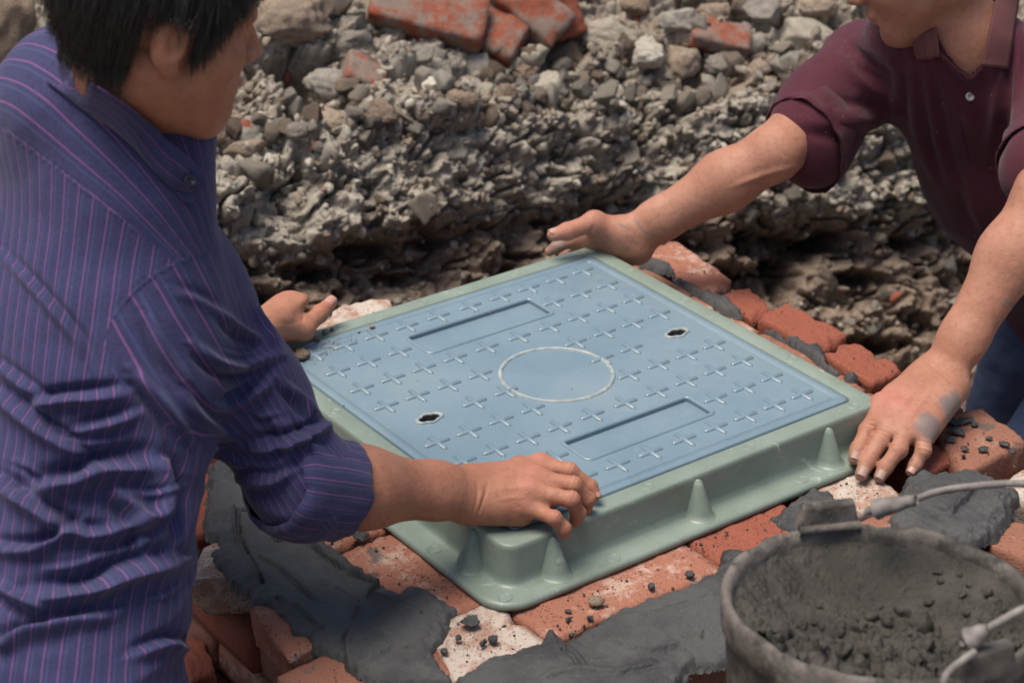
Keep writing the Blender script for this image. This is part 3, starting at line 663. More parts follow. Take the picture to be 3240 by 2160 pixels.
for i, (x, y, w, h, r0, m, lb) in enumerate(NAMED):
    nm = 'clod' if 'clod' in lb or 'boulder' in lb else 'mortar_lump' if 'mortar lump' in lb or 'render' in lb or 'concrete' in lb else 'stone'
    rock_obj(x, y, w, h, r0, m, 300 + i, lb, nm.replace('_', ' '), nm, rough=.27 if nm != 'stone' else .13, planes=8 if nm != 'stone' else 11, sink=.3, group=G)
rock_obj(10, 60, 95, 150, .1, 'stone_brown', 399, 'tall dark soil bank at the top left behind the man in blue', 'soil heap', 'soil_heap', rough=.14, planes=6, sink=-.2)
heap_mats = ['stone_grey', 'stone_brown', 'stone_pale', 'stone_mix', 'stone_mix']
def loose_brick(name, px, py, dims, ax_px, tilt, mat, seed, label, lift=.0, dep=None, cat='brick', roll=0, grp='bricks thrown on the rubble heap'):
    """a brick lying loose: long axis along a direction given in the picture plus its own depth"""
    P, N = hit(bank_bvh, px * KX, py * KX); L, Wd, Th = dims
    V, F = brick_mesh([(0, 0), (L, 0), (L, Wd), (0, Wd)], Th, Th, seed, broken=None, rough=.003, rnd_=.007, n=(16, 9, 6)); V = V - np.array([L / 2, Wd / 2, Th / 2])
    a = unit(RX * ax_px[0] - UX * ax_px[1] + _fw * tilt); up = unit(np.array([0, 0, 1.]) * math.cos(roll) - _fw * math.sin(roll)); b = unit(np.cross(up, a)); c = np.cross(a, b)
    o = link(name, mesh_np(name, V[:, :1] * a + V[:, 1:2] * b + V[:, 2:] * c, F), MAT[mat]); o.location = P - _fw * (Th * .5) + np.array([0, 0, lift])
    return tag(o, label, cat, grp)
loose_brick('brick', 985, 52, (.235, .105, .055), (1, .24), .12, 'brick_dusty', 201, 'long orange red brick lying level on top of the heap', lift=.015, roll=.9)
loose_brick('brick', 1140, 100, (.115, .10, .055), (1, .45), -.15, 'brick_dusty', 202, 'short red brick end abutting the long orange red brick', lift=.012, roll=.9)
loose_brick('brick', 1205, 40, (.19, .10, .055), (.75, .65), .1, 'brick_dusty', 203, 'brick slanting down to the right with cement crusted on it', lift=.02, roll=.7)
loose_brick('brick', 1290, 42, (.10, .07, .05), (.3, .9), .2, 'brick_red', 204, 'dark red brick end right of the cement-crusted slanting brick', lift=.005, roll=.5)
loose_brick('brick', 840, 188, (.085, .08, .05), (1, .3), .3, 'brick_dusty', 205, 'broken half brick jutting from the coarse mortar lump', lift=.01, roll=.6)
loose_brick('brick', 1652, 92, (.125, .075, .036), (1, .2), .1, 'brick_dusty', 206, 'thin brick scrap coated with mortar on the heap', lift=.005, roll=.5)
for k, (x, y, w, h, lb) in enumerate(((567, 297, 22, 22, 'small bright red brick scrap beside the dark grey stones'), (1462, 46, 8, 16, 'tiny upright red brick chip above the big pale lump'),
        (2058, 682, 18, 10, 'red brick chip low on the dark bank'), (2166, 474, 10, 14, 'red brick chip beside the red shirt'), (720, 330, 20, 7, 'thin red brick sliver below the grey stones'), (660, 175, 18, 10, 'red brick corner poking out left of the mortar lump'))):
    rock_obj(x, y, w, h, .3 * k, 'brick_red', 500 + k, lb, 'brick chip', 'brick_chip', sub=3, rough=.06, planes=12, sink=.2, group='red brick chips on the bank')
# many more stones of the heap, and the gravel sticking out of the cut face
rs = np.random.RandomState(5)
VAR = [rock(700 + k, 2, 12, .09, (.35, .85)) for k in range(24)]
VAR3 = [rock(760 + k, 3, 13, .09, (.35, .85)) for k in range(16)]
heap_me = []
LAND = [(985, 52, 'long orange red brick'), (1205, 40, 'cement-crusted slanting brick'), (1405, 88, 'big pale concrete lump'), (1566, 142, 'round brown clod'), (1852, 92, 'large flat pale stone'), (840, 188, 'broken half brick'),
        (790, 105, 'grey lump of broken render'), (1262, 205, 'chunky pale stone'), (684, 304, 'dark grey stones'), (1652, 92, 'brick scrap coated with mortar'), (880, 262, 'pitted brown clod'), (470, 318, 'flat brown slab'), (1062, 228, 'reddish brown stone'), (2166, 474, 'red brick chip beside the red shirt')]
for k in range(14):
    V, F = VAR3[k]; me = mesh_np('stone', V, F, True); attr(me, 'tone', np.full(len(V), k / 14)); me.materials.append(MAT[heap_mats[k % 5]]); heap_me.append(me)
n = 0; tries = 0
while n < 255 and tries < 4000:
    tries += 1; x = rs.uniform(440, 2330); ymax = 345 - max(0, (x - 700)) * .105; y = ymax - abs(rs.normal(0, .5)) * 190 - 5
    if y < -60 or (x < 900 and y > 330) or ((x - 690) / 85) ** 2 + ((y - 168) / 60) ** 2 < 1: continue
    if 1950 < x and y < 120: continue
    P, N = hit(bank_bvh, x * KX, y * KX)
    if P is None: continue
    s = rs.choice([.011, .014, .018, .024, .032], p=[.18, .24, .26, .22, .10]) * rs.uniform(.85, 1.2)
    o = link('stone', heap_me[n % 14]); o.location = P + np.array([0, 0, s * .35]); o.rotation_euler = rs.uniform(0, 6.28, 3); o.scale = s * rs.uniform(.75, 1.15, 3)
    tone = {'stone_grey': 'grey', 'stone_brown': 'brown', 'stone_pale': 'pale', 'stone_mix': 'dusty'}[heap_mats[n % 14 % 5]]; sz = 'small' if s < .014 else 'middling' if s < .022 else 'larger'
    L_ = min(LAND, key=lambda q: (q[0] - x) ** 2 + 2 * (q[1] - y) ** 2); dx, dy = x - L_[0], y - L_[1]; wd = ('to the right of' if dx > 0 else 'to the left of') if abs(dx) > abs(dy) * 1.2 else ('below' if dy > 0 else 'above')
    tag(o, sz + ' ' + tone + ' stone ' + wd + ' the ' + L_[2], 'stone', G); n += 1
VS, FS, TN, off = [], [], [], 0
for k in range(1500):
    x = rs.uniform(420, 2340); ymax = 350 - max(0, (x - 700)) * .10; y = ymax - abs(rs.normal(0, .55)) * 170 - 2
    if y < -60 or ((x - 690) / 85) ** 2 + ((y - 168) / 60) ** 2 < 1: continue
    P, N = hit(bank_bvh, x * KX, y * KX)
    if P is None: continue
    s_ = min(.013, .0035 * rs.pareto(2.0) + .0035); V, F = VAR[rs.randint(24)]
    W = (V * rs.uniform(.7, 1.2, 3)) @ rot_rand(rs).T * s_ + P + np.array([0, 0, s_ * .4]); VS.append(W); FS.append(F + off); off += len(V); TN.append(np.full(len(V), rs.rand()))
me = mesh_np('rubble', np.vstack(VS), np.vstack(FS), False); attr(me, 'tone', np.concatenate(TN)); tag(link('rubble', me, MAT['stone_mix']), 'fine gravel and grit strewn between the stones of the heap', 'rubble', None, 'stuff')
# gravel set in the cut face: the larger ones one by one, the rest as one mass
def tv(a, t): return bank_base(np.array([a]), np.array([t]))[0]
n = 0; VS, FS, TN, off = [], [], [], 0
vis = np.zeros(sh, bool); Vg = V_ = BANKV.reshape(*sh, 3); Ng = np.cross(np.gradient(Vg, axis=0), np.gradient(Vg, axis=1)); Ng /= np.linalg.norm(Ng, axis=2)[..., None]
if (Ng[sh[0] // 2, sh[1] // 2] @ N0.reshape(*sh, 3)[sh[0] // 2, sh[1] // 2]) < 0: Ng = -Ng
LAYg = lay.reshape(sh); DKg = dark.reshape(sh); I0, I1 = np.searchsorted(AA, -1.0), np.searchsorted(AA, 1.19); J0, J1 = np.searchsorted(TT, .17), np.searchsorted(TT, 1.38)
def bankpt(pl):
    while True:
        i, j = rs.randint(I0, I1), rs.randint(J0, J1)
        if rs.rand() < pl + (1 - pl) * LAYg[i, j] and DKg[i, j] < .45: return i, j
mats4 = ['stone_pale', 'stone_mix', 'stone_brown', 'stone_grey']
grav_me = []
for k in range(24):
    V, F = rock(1700 + k, 3, 14, .12, (.35, .85)); me = mesh_np('stone', V, F, False); attr(me, 'tone', np.full(len(V), k / 24)); me.materials.append(MAT[mats4[(0, 1, 0, 3, 1, 2)[k % 6]]]); grav_me.append(me)
for k in range(290):
    i, j = bankpt(.35); s = .013 + .022 * rs.rand() ** 2.2; o = link('stone', grav_me[rs.randint(24)], None, None); o.parent = bank
    o.location = Vg[i, j] - Ng[i, j] * s * rs.uniform(.05, .5); o.rotation_euler = rs.uniform(0, 6.28, 3); o.scale = s * rs.uniform(.7, 1.25, 3)
for mi, (cnt, plb) in enumerate(((1100, .05), (1700, .30), (2300, .8), (900, .6))):
    VS, FS, TN, off = [], [], [], 0
    for k in range(cnt):
        i, j = bankpt(plb); s = min(.0125, .0042 * rs.pareto(2.2) + .0042); V, F = VAR[rs.randint(24)]
        if s < .006: V, F = V, F
        W = (V * rs.uniform(.7, 1.25, 3)) @ rot_rand(rs).T * s + Vg[i, j] + Ng[i, j] * s * rs.uniform(-.3, .45)
        VS.append(W); FS.append(F + off); off += len(V); TN.append(np.full(len(V), rs.rand()))
    me = mesh_np('gravel', np.vstack(VS), np.vstack(FS), False); attr(me, 'tone', np.concatenate(TN))
    tag(link('gravel', me, MAT[mats4[mi]], bank), kind='stuff')
# ------------------------------------------------------------------ rubber bucket of mortar
BC = at(2790, 1897, 2.22); BR = 504 * 2.22 / FPX
bup = unit(np.array([0, 0, 1.]) + .07 * np.array([.596, .803, 0])); bx = unit(np.cross(np.array([.596, .803, 0]), bup)); by = np.cross(bup, bx)
def bkt(P): P = np.asarray(P, float); return BC + P[:, :1] * bx + P[:, 1:2] * by + P[:, 2:] * bup
bucket = empty('mortar_bucket', bkt([(0, 0, -.30)])[0], 'worn black rubber bucket crusted with mortar holding a wire handle', 'bucket')
n = 160; A = np.arange(n) * 2 * np.pi / n
prof = [(.80, -.30), (.86, -.26), (.93, -.14), (.965, -.05), (.975, -.035), (.998, -.030), (1.008, -.018), (1.008, -.006), (1.0, .002), (.975, .004), (.945, .001), (.928, -.008), (.918, -.03), (.905, -.10), (.80, -.29)]
V = []
for r_, z in prof: V += list(np.stack([r_ * BR * np.cos(A), r_ * BR * np.sin(A), np.full(n, z)], -1))
V = np.array(V); k = (np.abs(V[:, 2]) < .04); V[:, 2] += k * (.0065 * fbm(V * 20, 3) + .003 * fbm(V * 75, 3)); V[:, :2] *= (1 + k * (.012 * fbm(V * 18 + 5, 3)))[:, None]
rs = np.random.RandomState(12)
m_mortar('crusted_rubber', (.075, .064, .055), (.185, .162, .142), .5, .003)
_t = MAT['crusted_rubber']; _b = _t.node_tree; _p = _b.nodes['Principled BSDF']; _src = _p.inputs['Base Color'].links[0].from_socket; _tc = _b.nodes.new('ShaderNodeTexCoord'); _n = _b.nodes.new('ShaderNodeTexNoise'); _n.inputs['Scale'].default_value = 17; _n.inputs['Detail'].default_value = 6; _n.inputs['Roughness'].default_value = .7; _b.links.new(_tc.outputs['Object'], _n.inputs['Vector'])
_m = _b.nodes.new('ShaderNodeMapRange'); _m.inputs[1].default_value = .48; _m.inputs[2].default_value = .58; _b.links.new(_n.outputs['Fac'], _m.inputs[0]); _x = _b.nodes.new('ShaderNodeMix'); _x.data_type = 'RGBA'; _b.links.new(_m.outputs[0], _x.inputs[0]); _b.links.new(_src, _x.inputs[6]); _x.inputs[7].default_value = (.048, .043, .037, 1); _b.links.new(_x.outputs[2], _p.inputs['Base Color'])
link('bucket_body', mesh_np('bucket_body', bkt(V), grid_faces(len(prof), n, True).tolist() + [list(range(n))[::-1]]), MAT['crusted_rubber'], bucket)
def lug(t, label=None):
    """rubber ear with its pin, standing on the rim"""
    c = np.array([math.cos(t), math.sin(t), 0]); e = np.array([-c[1], c[0], 0]); V = []
    bm = bmesh.new(); bmesh.ops.create_cube(bm, size=1); bmesh.ops.scale(bm, vec=(.074, .020, .036), verts=bm.verts)
    for v in bm.verts:
        if v.co.z > 0: v.co.x *= .84; v.co.y *= .8
    bmesh.ops.bevel(bm, geom=bm.edges, offset=.006, segments=3, affect='EDGES', profile=.6); bmesh.ops.subdivide_edges(bm, edges=bm.edges, cuts=2, use_grid_fill=True)
    L = np.array([v.co[:] for v in bm.verts]); F = [[v.index for v in f.verts] for f in bm.faces]; bm.free()
    L += .0018 * np.stack([fbm(L * 60, 2), fbm(L * 60 + 5, 2), fbm(L * 60 + 9, 2)], -1)
    P = c * (BR * .985) + L[:, :1] * e + L[:, 1:2] * c + (L[:, 2:] + .014) * np.array([0, 0, 1])
    o = link('lug', mesh_np('lug', bkt(P), F), MAT['crusted_rubber'], bucket)
    V, F = tube([c * BR * .925 + e * s + np.array([0, 0, .004]) for s in (-.036, 0, .036)], .0055, 10); link('lug_pin', mesh_np('lug_pin', bkt(V), F), MAT['crusted_rubber'], o); return c, e
t1 = math.radians(103); t2 = math.radians(-62)
lug(t1); lug(t2)
t = NT('galvanised_wire'); nz = t.noise(60, 4); t.set('Base Color', t.ramp(nz, [(.3, (.11, .095, .085)), (.6, (.23, .21, .195)), (.8, (.30, .28, .26))])); t.set('Roughness', .7); t.set('Metallic', .1); t.bump(nz, .4, .001); MAT['wire'] = t.m
h1 = at(2760, 1612, 2.33); h2 = at(3068, 2022, 2.07)
pts = [at(2742, 1618, 2.335), h1, at(2800, 1600, 2.32), at(2880, 1585, 2.31), at(2960, 1556, 2.30), at(3080, 1538, 2.28), at(3240, 1530, 2.24), at(3420, 1560, 2.2), at(3540, 1660, 2.14), at(3500, 1790, 2.08), at(3380, 1880, 2.06), at(3240, 1925, 2.06), at(3130, 1985, 2.062), h2, at(3045, 2030, 2.066)]
V, F = tube(catmull(pts, 10), .0042, 12); link('wire_handle', mesh_np('wire_handle', V, F), MAT['wire'], bucket)
for c_, d_ in ((at(2770, 1610, 2.325), at(2900, 1578, 2.30)), (h2, at(3130, 1988, 2.06))):
    V, F = tube(catmull([c_, c_ * .6 + d_ * .4, d_], 6), np.linspace(.0125, .006, 13), 12); V += .002 * np.stack([fbm(V * 70, 2)] * 3, -1); link('handle_knot', mesh_np('handle_knot', V, F), MAT['wire'], bucket)
V, F = tube(catmull([at(3085, 2060, 2.05), at(3050, 2085, 2.045), at(3000, 2125, 2.04), at(2985, 2160, 2.04)], 8), .004, 10); link('wire_hook', mesh_np('wire_hook', V, F), MAT['wire'], bucket)
# the mortar inside
N_ = 260; X, Y = np.meshgrid(np.linspace(-.95, .95, N_), np.linspace(-.95, .95, N_), indexing='ij'); P = np.stack([X.ravel(), Y.ravel()], -1) * BR; P3 = np.hstack([P, np.zeros((len(P), 1))])
rr = np.hypot(P[:, 0], P[:, 1]) / BR
z = -.052 + .050 * rr ** 3.2 - .012 * sstep(-.3, .8, P[:, 1] / BR - .3 * P[:, 0] / BR) * (1 - rr ** 2)
lump = sstep(.45, -.35, P[:, 1] / BR + .35 * fbm(P3 * 14, 2)) * .8 + .28
z += lump * (.026 * fbm(P3 * 20, 4, .6) + .010 * fbm(P3 * 55, 3, .6) + .006 * np.abs(fbm(P3 * 110, 3)))
for k in range(420):
    q = rs.uniform(-.85, .85, 2) * BR; s = rs.uniform(.004, .013); d = np.hypot(P[:, 0] - q[0], P[:, 1] - q[1]); kk = sstep(.5, -.4, q[1] / BR) * .8 + .15
    z += kk * s * .75 * np.clip(1 - (d / s) ** 2, 0, 1) ** .6 * (1 + .6 * fbm(P3 * 120, 2))
z += .0018 * fbm(P3 * 200, 2)
F = grid_faces(N_, N_); F = F[(rr[F] < .95).all(1)]; used = np.unique(F); mp = np.full(len(P), -1); mp[used] = np.arange(len(used))
mo = link('mortar', mesh_np('mortar', bkt(np.hstack([P, z[:, None]]))[used], mp[F]), MAT['mortar_bucket']); tag(mo, 'lumpy wet grey brown mortar filling the rubber bucket', 'mortar')

VS, FS, off = [], [], 0
for k in range(240):
    q = rs.uniform(-.82, .82, 2)
    if np.hypot(*q) > .86 or rs.rand() < sstep(-.1, .7, q[1] - .25 * q[0]) * .9: continue
    s_ = min(.017, .0045 + .0035 * rs.pareto(1.8)); Vr, Fr = rock(840 + k % 12, 3, 5, .40, (.45, .95)); i = np.argmin((P[:, 0] - q[0] * BR) ** 2 + (P[:, 1] - q[1] * BR) ** 2)
    VS.append(bkt((Vr * rs.uniform(.7, 1.25, 3)) @ rot_rand(rs).T * s_ + np.array([q[0] * BR, q[1] * BR, z[i] + s_ * .12]))); FS.append(Fr + off); off += len(Vr)
tag(link('mortar_lumps', mesh_np('mortar_lumps', np.vstack(VS), np.vstack(FS)), MAT['mortar_bucket'], mo), kind='stuff')
# ------------------------------------------------------------------ crumbs of mortar and soil
rs = np.random.RandomState(3)
def crumb(p, r_, mat, seed, label, grp, name='mortar_crumb', flat=.75, cat='crumb'):
    V, F = rock(900 + seed, 3, 7, .42, (.4, .9)); o = link(name, mesh_np(name, V * r_ * np.array([1, 1, flat]), F), MAT[mat]); o.location = tuple(np.asarray(p) + np.array([0, 0, r_ * flat * .55])); o.rotation_euler = (0, 0, seed)
    return tag(o, label, cat, grp)
gC = 'crumbs of mortar dropped on the bricks'
big = [((1144, 1706), .0115, 'round mortar crumb on the pale brick below the rolled sleeve'), ((1486, 1977), .0135, 'largest mortar crumb on the white-stained corner brick'), ((1527, 2040), .008, 'flat mortar crumb below the largest crumb on the corner brick'),
       ((1561, 2028), .0075, 'round mortar crumb beside the flat one on the corner brick'), ((1450, 2020), .0055, 'small mortar crumb left of the flat crumb on the corner brick'), ((1405, 2064), .006, 'mortar crumb near the left tip of the corner brick'),
       ((1886, 1910), .0125, 'wide brown mortar crumb midway along the front brick'), ((2062, 1858), .0065, 'mortar crumb right of the wide brown one along the front brick'), ((2182, 1822), .007, 'mortar crumb at the far end of the front brick'), ((1808, 2014), .006, 'mortar crumb on the torn mortar edge of the front brick')]
for i, (p, r_, lb) in enumerate(big): crumb(onz(*p, ZB + .004), r_, 'mortar' if i != 6 else 'earth_clod', i, lb, gC) if i != 6 else crumb(onz(*p, ZB + .004), r_, 'stone_brown', i, lb, gC, flat=.6)
for i in range(34):
    e = rs.randint(3)
    if e == 0: p = onz(rs.uniform(1660, 2180), 0, 0) * 0 + np.array([rs.uniform(-.33, .09), rs.uniform(-.438, -.378), ZB + .002])
    elif e == 1: p = np.array([rs.uniform(-.44, -.38), rs.uniform(-.32, .0), ZB + .002])
    else: p = np.array([rs.uniform(.385, .53), rs.uniform(-.46, -.34) if rs.rand() < .5 else rs.uniform(-.2, .3), ZB + .006])
    crumb(p, min(.0055, .0014 + .0009 * rs.pareto(1.6)), 'mortar', 20 + i, 'tiny mortar crumb scattered on the brick seat', gC)
px3c = lambda x, y: onz(2600 + x * k3, 1200 + y * k3, ZB + .008)
for i, (x, y, r_) in enumerate(((1290, 440, .013), (1330, 530, .014), (1400, 430, .011), (1460, 400, .008), (1510, 445, .008), (1270, 600, .011), (1420, 690, .007), (1600, 700, .009), (1815, 650, .009), (1890, 720, .009), (1410, 765, .007), (1660, 590, .007))):
    crumb(px3c(x, y), r_, 'mortar', 80 + i, 'lump of mortar stuck on the tan brick beside the right-hand fingers', 'mortar lumps on the tan brick', flat=.35, name='mortar_lump', cat='mortar lump')
# soil on the lid
gS = 'soil crumbs on the lid'
k4 = 500 / 1960; p4 = lambda x, y: onz(700 + x * k4, 860 + y * k4, .001)
crumb(p4(970, 1055), .0165, 'stone_brown', 120, 'heap of dark soil on the lid beside the thumb heel', gS, 'soil_clod', .55, 'soil clod'); crumb(p4(870, 1040), .013, 'stone_brown', 121, 'soil clod half under the hand left of the soil heap', gS, 'soil_clod', .5, 'soil clod')
crumb(p4(1290, 760), .0065, 'stone_brown', 122, 'soil crumb on the green rim below the thumb', gS, 'soil_clod', .8, 'soil clod'); crumb(p4(1372, 730), .005, 'stone_brown', 123, 'greenish soil crumb right of the one below the thumb', gS, 'soil_clod', .8, 'soil clod'); crumb(p4(1190, 845), .006, 'stone_brown', 124, 'soil crumb in the lid groove above the soil heap', gS, 'soil_clod', .8, 'soil clod'); crumb(p4(1870, 690), .0055, 'stone_brown', 125, 'soil crumb at the first cross along the far lid edge', gS, 'soil_clod', .7, 'soil clod')
V_, F_, o_ = [], [], 0
for i in range(230):
    x = 1000 + abs(rs.normal(0, 330)); y = 1060 - (x - 1000) * .42 + rs.normal(0, 70); s = min(.0022, .0005 + .0005 * rs.pareto(2.0)); V, F = ICO[1]
    if i > 150: p = onz(rs.uniform(900, 2600), rs.uniform(830, 1600), .0008); s *= .6
    else: p = p4(x, y)
    if abs(p[0]) > .3 or abs(p[1]) > .325: continue
    V_.append(V * s * rs.uniform(.7, 1.2, 3) + p); F_.append(F + o_); o_ += len(V)
me = mesh_np('soil_crumbs', np.vstack(V_), np.vstack(F_)); attr(me, 'tone', np.zeros(o_)); tag(link('soil_crumbs', me, MAT['stone_brown']), 'fine dark soil crumbs sprinkled over the lid', 'soil', None, 'stuff')
# fine mortar and brick grit on the brick seat
V_, F_, o_ = [], [], 0
for i in range(1200):
    s = min(.002, .0005 + .0004 * rs.pareto(2.0)); V, F = ICO[1]; e = rs.randint(4)
    p = [np.array([rs.uniform(-.46, .25), rs.uniform(-.45, -.376), 0]), np.array([rs.uniform(-.455, -.376), rs.uniform(-.45, .1), 0]), np.array([rs.uniform(-.62, -.46), rs.uniform(-.42, .0), 0]), np.array([rs.uniform(.38, .53), rs.uniform(-.5, .35), .004])][e]; p[2] += ZB + .001
    V_.append(V * s * rs.uniform(.7, 1.3, 3) + p); F_.append(F + o_); o_ += len(V)
tag(link('grit', mesh_np('grit', np.vstack(V_), np.vstack(F_)), MAT['mortar'], wall), kind='stuff')
# ------------------------------------------------------------------ bodies: smooth distance fields turned into one continuous mesh
class Prim:
    def __init__(s, f, c, r): s.f, s.c, s.r = f, np.asarray(c, float), float(r)
def rcone(a, b, ra, rb):
    a, b = np.asarray(a, float), np.asarray(b, float); ab = b - a; L2 = max(ab @ ab, 1e-12)
    def f(P): d = P - a; t = np.clip(d @ ab / L2, 0, 1); return np.linalg.norm(d - t[:, None] * ab, axis=1) - (ra + (rb - ra) * t)
    return Prim(f, (a + b) / 2, math.sqrt(L2) / 2 + max(ra, rb))
def limb(a, b, ra, rb, side, fa=1.0, fb=1.0):
    """round cone with an oval section: radius along side, radius*f across it"""
    a, b = np.asarray(a, float), np.asarray(b, float); ab = b - a; L = np.linalg.norm(ab); ax = ab / L; sd = unit(np.asarray(side, float) - ax * (ax @ np.asarray(side, float))); nr = np.cross(ax, sd)
    def f(P):
        d = P - a; x = d @ ax; t = np.clip(x / L, 0, 1); r_ = ra + (rb - ra) * t; fl = fa + (fb - fa) * t; e = x - t * L
        u, v = d @ sd, d @ nr; v2 = v / fl; q = np.sqrt(u * u + v2 * v2 + e * e) + 1e-9
        k = np.sqrt((u * u + v * v + e * e)) / q; return (q - r_) * np.clip(k, .35, 1.6)
    return Prim(f, (a + b) / 2, L / 2 + max(ra, rb) * max(1, fa, fb))
def ell(c, r, R=None):
    c, r = np.asarray(c, float), np.asarray(r, float); R = np.eye(3) if R is None else R
    def f(P): q = (P - c) @ R; k0 = np.linalg.norm(q / r, axis=1) + 1e-9; k1 = np.linalg.norm(q / r ** 2, axis=1) + 1e-9; return k0 * (k0 - 1) / k1
    return Prim(f, c, r.max())
def ball(c, r): return ell(c, (r, r, r))
def smin(a, b, k):
    if k <= 0: return np.minimum(a, b)
    h = np.maximum(k - np.abs(a - b), 0) / k; return np.minimum(a, b) - h * h * k * .25
def group(ops):
    C_ = np.mean([o[0].c for o in ops], 0); R_ = max(np.linalg.norm(o[0].c - C_) + o[0].r for o in ops)
    return Prim(lambda P: evalf(P, ops), C_, R_)
def evalf(P, ops):
    res = None
    for o in ops:
        p, k = o[0], o[1]; d = p.f(P)
        if len(o) > 2: res = -smin(-res, d, k)                  # carve
        else: res = d if res is None else smin(res, d, k)
    return res
def sdf_mesh(ops, h, n=16, pad=.02):
    lo = np.min([o[0].c - o[0].r for o in ops if len(o) < 3], 0) - pad; hi = np.max([o[0].c + o[0].r for o in ops if len(o) < 3], 0) + pad
    B = n * h; nb = np.ceil((hi - lo) / B).astype(int); G = np.stack(np.meshgrid(*[np.arange(k) for k in nb], indexing='ij'), -1).reshape(-1, 3)
    ctr = lo + (G + .5) * B; R = B * .87; PC = np.array([o[0].c for o in ops]); PR = np.array([o[0].r + o[1] for o in ops])
    dist = np.linalg.norm(ctr[:, None] - PC[None], axis=2) - PR[None]
    cand = (dist < R).any(1); G, ctr, dist = G[cand], ctr[cand], dist[cand]
    N = nb * n + 2; key = lambda I: (I[..., 0] * N[1] + I[..., 1]) * N[2] + I[..., 2]
    g1 = np.arange(n + 1); loc = np.stack(np.meshgrid(g1, g1, g1, indexing='ij'), -1)
    KV, VV, QQ = [], [], []
    E = [(0, 1, 2), (1, 2, 0), (2, 0, 1)]
    for gi, c, dd in zip(G, ctr, dist):
        act = [o for o, q in zip(ops, dd) if q < R + .012]
        if not act or len(act[0]) > 2: continue
        f0 = evalf(c[None], act)[0]
        if abs(f0) > B * 1.25: continue
        I = loc + gi * n; P = (lo + I.reshape(-1, 3) * h); F = evalf(P, act).reshape(n + 1, n + 1, n + 1)
        S = F < 0
        if S.all() or not S.any(): continue
        # cell vertices
        sub = lambda A, d: A[d[0]:n + d[0], d[1]:n + d[1], d[2]:n + d[2]]
        cs = sum(sub(S, d).astype(np.int8) for d in np.ndindex(2, 2, 2)); cell = (cs > 0) & (cs < 8)
        acc = np.zeros((n, n, n, 3)); cnt = np.zeros((n, n, n))
        for ax in range(3):
            o1, o2 = [x for x in range(3) if x != ax]
            for u in (0, 1):
                for v in (0, 1):
                    d0 = [0, 0, 0]; d0[o1] = u; d0[o2] = v; d1 = list(d0); d1[ax] = 1
                    A, Bv = sub(F, d0), sub(F, d1); m = (A < 0) != (Bv < 0); t = np.where(m, A / np.where(m, A - Bv, 1), 0)
                    w = m.astype(float); cnt += w
                    for q in range(3): acc[..., q] += w * (t if q == ax else d0[q])
        ci = np.argwhere(cell); vv = acc[cell] / cnt[cell][:, None]
        KV.append(key(ci + gi * n)); VV.append(lo + (ci + gi * n + vv) * h)
        for ax, b_, c_ in E:
            d1 = [0, 0, 0]; d1[ax] = 1; A = S[:n, :n, :n]; Bv = sub(S, d1); m = A != Bv; e = np.argwhere(m)
            if len(e) == 0: continue
            fl = A[m]; eg = e + gi * n; ob = np.zeros(3, int); ob[b_] = 1; oc = np.zeros(3, int); oc[c_] = 1
            q = np.stack([key(eg - ob - oc), key(eg - oc), key(eg), key(eg - ob)], -1); q[~fl] = q[~fl][:, ::-1]; QQ.append(q)
    K = np.concatenate(KV); V = np.vstack(VV); Q = np.vstack(QQ); o = np.argsort(K); K, V = K[o], V[o]
    idx = np.searchsorted(K, Q); idx = np.clip(idx, 0, len(K) - 1); ok = (K[idx] == Q).all(1)
    return V, idx[ok]
def vnormals(V, F):
    n = np.cross(V[F[:, 2]] - V[F[:, 0]], V[F[:, 3]] - V[F[:, 1]]); N = np.zeros_like(V)
    for k in range(4): np.add.at(N, F[:, k], n)
    return N / (np.linalg.norm(N, axis=1)[:, None] + 1e-12)
def relax(V, F, it=2, lam=.5):
    E = np.vstack([F[:, [0, 1]], F[:, [1, 2]], F[:, [2, 3]], F[:, [3, 0]]]); cnt = np.bincount(E.ravel(), minlength=len(V))[:, None]
    for _ in range(it):
        S = np.zeros_like(V); np.add.at(S, E[:, 0], V[E[:, 1]]); np.add.at(S, E[:, 1], V[E[:, 0]]); V = V + lam * (S / np.maximum(cnt, 1) - V)
    return V
def A_(x, y, d): return at(x * KX, y * KX, d)
def Z_(x, y, z): return onz(x * KX, y * KX, z)
def chain(start, steps):
    """follow joints seen in the photo: each next joint lies on its line of sight at its bone length (sign: -1 nearer, +1 farther)"""
    out = [np.asarray(start, float)]
    for x, y, L, sg in steps:
        d = ray(x * KX, y * KX); o = CAM - out[-1]; a, b, c = d @ d, d @ o, o @ o - L * L; D = b * b - a * c
        t = (-b + sg * math.sqrt(D)) / a if D > 0 else -b / a; P = CAM + d * t
        out.append(out[-1] + unit(P - out[-1]) * L)
    return out
def finger(J, r, k=.004, tipr=None):
    """J: knuckle, middle joint, end joint, tip"""
    r0, r1, r2, r3 = r; J = [np.asarray(j) for j in J]; tip = J[3] - unit(J[3] - J[2]) * r3 * .9
    return group([(rcone(J[0], J[1], r0, r1), k), (ball(J[1], r1 * 1.06), k), (rcone(J[1], J[2], r1 * .97, r2), k), (ball(J[2], r2 * 1.04), k), (rcone(J[2], tip, r2 * .98, r3), k)])
